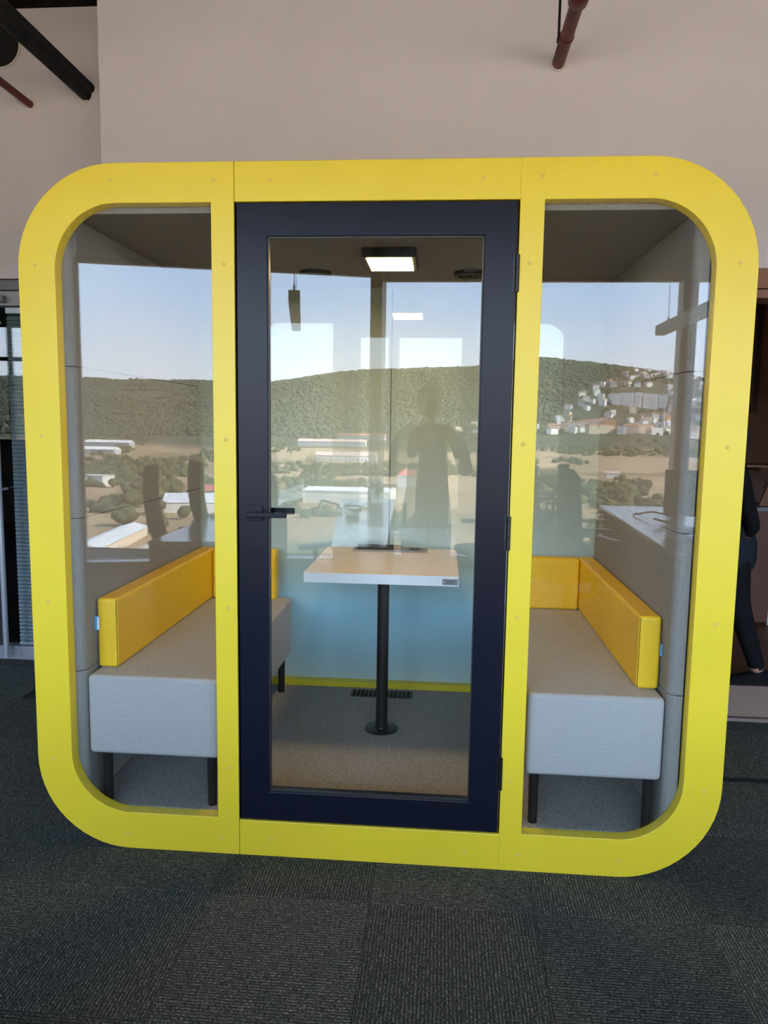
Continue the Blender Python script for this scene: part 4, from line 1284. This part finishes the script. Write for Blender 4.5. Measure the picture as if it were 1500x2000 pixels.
def building(label, s, Y, w_, d_, h_, wall, roof=None, rh=2.0, rot=0, group=None, windows=0, name='building', z=None, along='X'):
    zz = float(terr(s, Y)) if z is None else z
    root = empty(name, (s * Y + CAM.x, -Y, zz), label, 'building', group, None, math.radians(rot))
    MB().box(-w_ / 2, w_ / 2, -d_ / 2, d_ / 2, -3, h_).build('walls', HC[wall], root, local=True)
    if roof: hroof(MB(), -w_ / 2, w_ / 2, -d_ / 2, d_ / 2, h_ + .02, rh, along=along).build('roof', HC[roof], root, local=True)
    else: MB().box(-w_ / 2 - .2, w_ / 2 + .2, -d_ / 2 - .2, d_ / 2 + .2, h_, h_ + .5).build('roof', HC['concrete'], root, local=True)
    if windows:
        cols = max(2, int(w_ / 4)); 
        for r_ in range(int(windows)):
            for c_ in range(cols):
                x = -w_ / 2 + (c_ + .5) * w_ / cols; zc = 1.6 + r_ * 3.1
                if zc + 1 < h_:
                    MB().box(x - .8, x + .8, d_ / 2, d_ / 2 + .06, zc - .7, zc + .8).build('window', HC['window'], root, local=True)
    return root
# nearer low buildings in the valley
building('long low building with pale roof and cream wall, low in the mirrored left pane', -.467, 220, 9, 46, 3.2, 'cream', 'palegrey', 1.4, -6, along='Y', z=-37.2)
yd = MB().box(-90, -58, -226, -168, -37.0, -36.2).build('concrete_yard', HC['concrete'])
tag(yd, 'flat pale concrete yard low in the mirrored left pane', 'yard')
building('small white house at the left edge of the mirrored valley', -.484, 432, 17, 12, 6, 'white', None, 0, 10, windows=1)
building('white roofed long shed, upper one at left of the mirrored fields', -.462, 900, 62, 14, 6, 'grey', 'white', 3, 8)
building('white roofed long shed, lower one at left of the mirrored fields', -.490, 800, 66, 14, 5, 'grey', 'white', 3, 6)
building('pale gable roofed hall mirrored beside the left door post', -.335, 318, 30, 18, 4.5, 'white', 'palegrey', 3.4, -12)
building('red roofed house mirrored beside the left door post', -.318, 352, 13, 11, 6.5, 'cream', 'red', 2.5, 5)
building('long pink roofed barn in the mirrored valley, door pane', -.130, 730, 60, 13, 6, 'white', 'pink', 3.4, 2, windows=1)
building('long red roofed barn in the mirrored fields, upper one behind the first', -.150, 980, 90, 14, 6, 'grey', 'pink', 3.4, 2)
building('long pale roofed barn in the mirrored fields, smaller one behind', -.110, 1080, 70, 14, 6, 'grey', 'tile', 3.4, 4)
building('big white flat roofed factory in the mirrored valley, door pane', -.125, 376, 44, 26, 6, 'white', 'white', 1.0, 3)
building('red roofed hall mirrored beside the photographer', -.035, 470, 22, 14, 7, 'white', 'red', 3, 8)
building('tiny white hut on the mirrored slope below the town', .224, 573, 9, 7, 4, 'white', 'pink', 1.5, 5)
# the big white block above the town
root = empty('apartment_slab', (.252 * 1500 + CAM.x, -1500, 0), 'large white apartment block above the mirrored town', 'building')
for i, (s, wd, hh, col) in enumerate(((.2225, 20, 26, 'palegrey'), (.237, 22, 28, 'palegrey'), (.250, 14, 29, 'palegrey'), (.2605, 12, 27, 'white'), (.270, 15, 26, 'palegrey'), (.2815, 16, 25, 'palegrey'))):
    x = s * 1500 + CAM.x; z = float(terr(s, 1500)) - 4
    zt = 62 + (hh - 18)
    wl = MB().box(x - wd / 2, x + wd / 2, -1516, -1490, 40, zt).build('block_wing', HC[col], root)
    g = MB()
    for fl in range(8):
        for c_ in range(int(wd / 4)):
            xx = x - wd / 2 + 2 + c_ * 4
            g.box(xx - 1.1, xx + 1.1, -1490, -1489.8, zt - 2.6 - fl * 3.2, zt - 1.0 - fl * 3.2)
    g.build('window_rows', HC['window'], wl)['kind'] = 'stuff'
# mosque
s, Y = .2925, 1250
z = float(terr(s, Y)); x = s * Y + CAM.x
root = empty('mosque', (x, -Y, z), 'domed white mosque with one minaret in the mirrored town', 'mosque')
MB().box(x - 11, x + 11, -Y - 11, -Y + 11, z - 4, z + 9).build('prayer_hall', HC['cream'], root)
MB().lathe([(9.5, 9), (9.3, 11), (8, 14.5), (5, 17), (2, 18.2), (.01, 18.6)], (x, -Y, z), 24).build('dome', HC['white'], root, smooth=True)
MB().lathe([(1.2, -3), (1.1, 26), (1.6, 26.2), (1.6, 27.2), (.9, 27.4), (.9, 31), (.01, 37)], (x - 10, -Y + 8, z), 12).build('minaret', HC['white'], root, smooth=True)
# apartment rows at the foot of the town
row = [(.2045, 1140, 40, 12, 'cream', 'tile'), (.233, 1135, 12, 12, 'white', None), (.198, 1240, 34, 14, 'pink', 'tile'), (.217, 1264, 20, 15, 'orange', None), (.2445, 1230, 18, 14, 'orange', None), (.245, 1160, 22, 12, 'pink', 'tile'),
       (.262, 1190, 26, 14, 'cream', 'tile'), (.275, 1165, 20, 12, 'white', None), (.150, 1160, 30, 11, 'cream', 'tile'), (.172, 1210, 40, 12, 'grey', 'tile'), (.31, 1180, 30, 14, 'cream', 'tile'), (.335, 1150, 26, 18, 'pink', None), (.118, 1180, 16, 12, 'white', None)]
for i, (s, Y, wd, hh, c_, rf) in enumerate(row):
    building('apartment house in the lowest rows of the mirrored town', s, Y, wd, 14, hh, c_, rf, 2.2, rg.uniform(-15, 15), 'apartment houses at the foot of the mirrored town', windows=0, name='apartment_house')
# houses of the town: shared meshes
protos = {}
TAKEN = [(s_ * Y_, Y_, 30.0) for s_, Y_, *_r in row] + [(.2925 * 1250, 1250, 30.0)]
def free_spot(s, Y, d):
    if any((s * Y - a) ** 2 + (Y - b_) ** 2 < max(d, e_) ** 2 for a, b_, e_ in TAKEN): return False
    TAKEN.append((s * Y, Y, d))
    return True
def house(s, Y, kind):
    if kind not in protos:
        w_, d_, h_, col, rf = kind
        a = MB().box(-w_ / 2, w_ / 2, -d_ / 2, d_ / 2, -4, h_).build('house', HC[col])
        r_ = hroof(MB(), -w_ / 2, w_ / 2, -d_ / 2, d_ / 2, h_ + .02, 2.0).build('roof', HC[rf], a, local=True) if rf else MB().box(-w_ / 2 - .3, w_ / 2 + .3, -d_ / 2 - .3, d_ / 2 + .3, h_ + .01, h_ + .6).build('roof', HC['concrete'], a, local=True)
        nm_ = {'white': 'white', 'cream': 'cream coloured', 'grey': 'grey', 'pink': 'pink', 'orange': 'orange'}[col] + {'tile': ' tile roofed', None: ' flat roofed'}[rf] + (' tall' if h_ > 9 else ' low')
        tag(a, 'small %s house in the town on the mirrored hillside' % nm_, 'house', nm_ + ' houses of the mirrored town')
        protos[kind] = (a, r_); o, rr_ = a, r_
    else:
        a, r0 = protos[kind]
        o = a.copy(); C.objects.link(o); rr_ = r0.copy(); C.objects.link(rr_); rr_.parent = o
    o.location = (s * Y + CAM.x, -Y, float(terr(s, Y)))
    o.rotation_euler = (0, 0, rg.uniform(-.7, .7))
kinds = [(13, 11, 8, 'white', 'tile'), (12, 11, 10, 'cream', None), (10, 9, 8, 'white', None), (14, 11, 11, 'grey', 'tile'), (9, 9, 6, 'pink', 'tile'), (12, 10, 12, 'white', None), (11, 10, 8, 'orange', 'tile')]
n = 0
while n < 270:
    s = rg.uniform(.10, .50); Y = 1120 + 820 * rg.rand() ** 1.2
    lim = 1200 if s < .15 else (1130 + 5200 * (s - .10) if s < .24 else 2000)
    if Y > lim: continue
    if .21 < s < .292 and 1440 < Y < 1600: continue
    if not free_spot(s, Y, 17.5): continue
    house(s, Y, kinds[rg.choice(7, p=[.2, .2, .22, .12, .08, .14, .04])])
    n += 1
for k in range(24):        # small white cluster mirrored beside the photographer
    s = rg.uniform(.012, .115); Y = rg.uniform(1130, 1300)
    if not free_spot(s, Y, 17.5): continue
    house(s, Y, kinds[[0, 2, 5, 1][rg.randint(4)]])
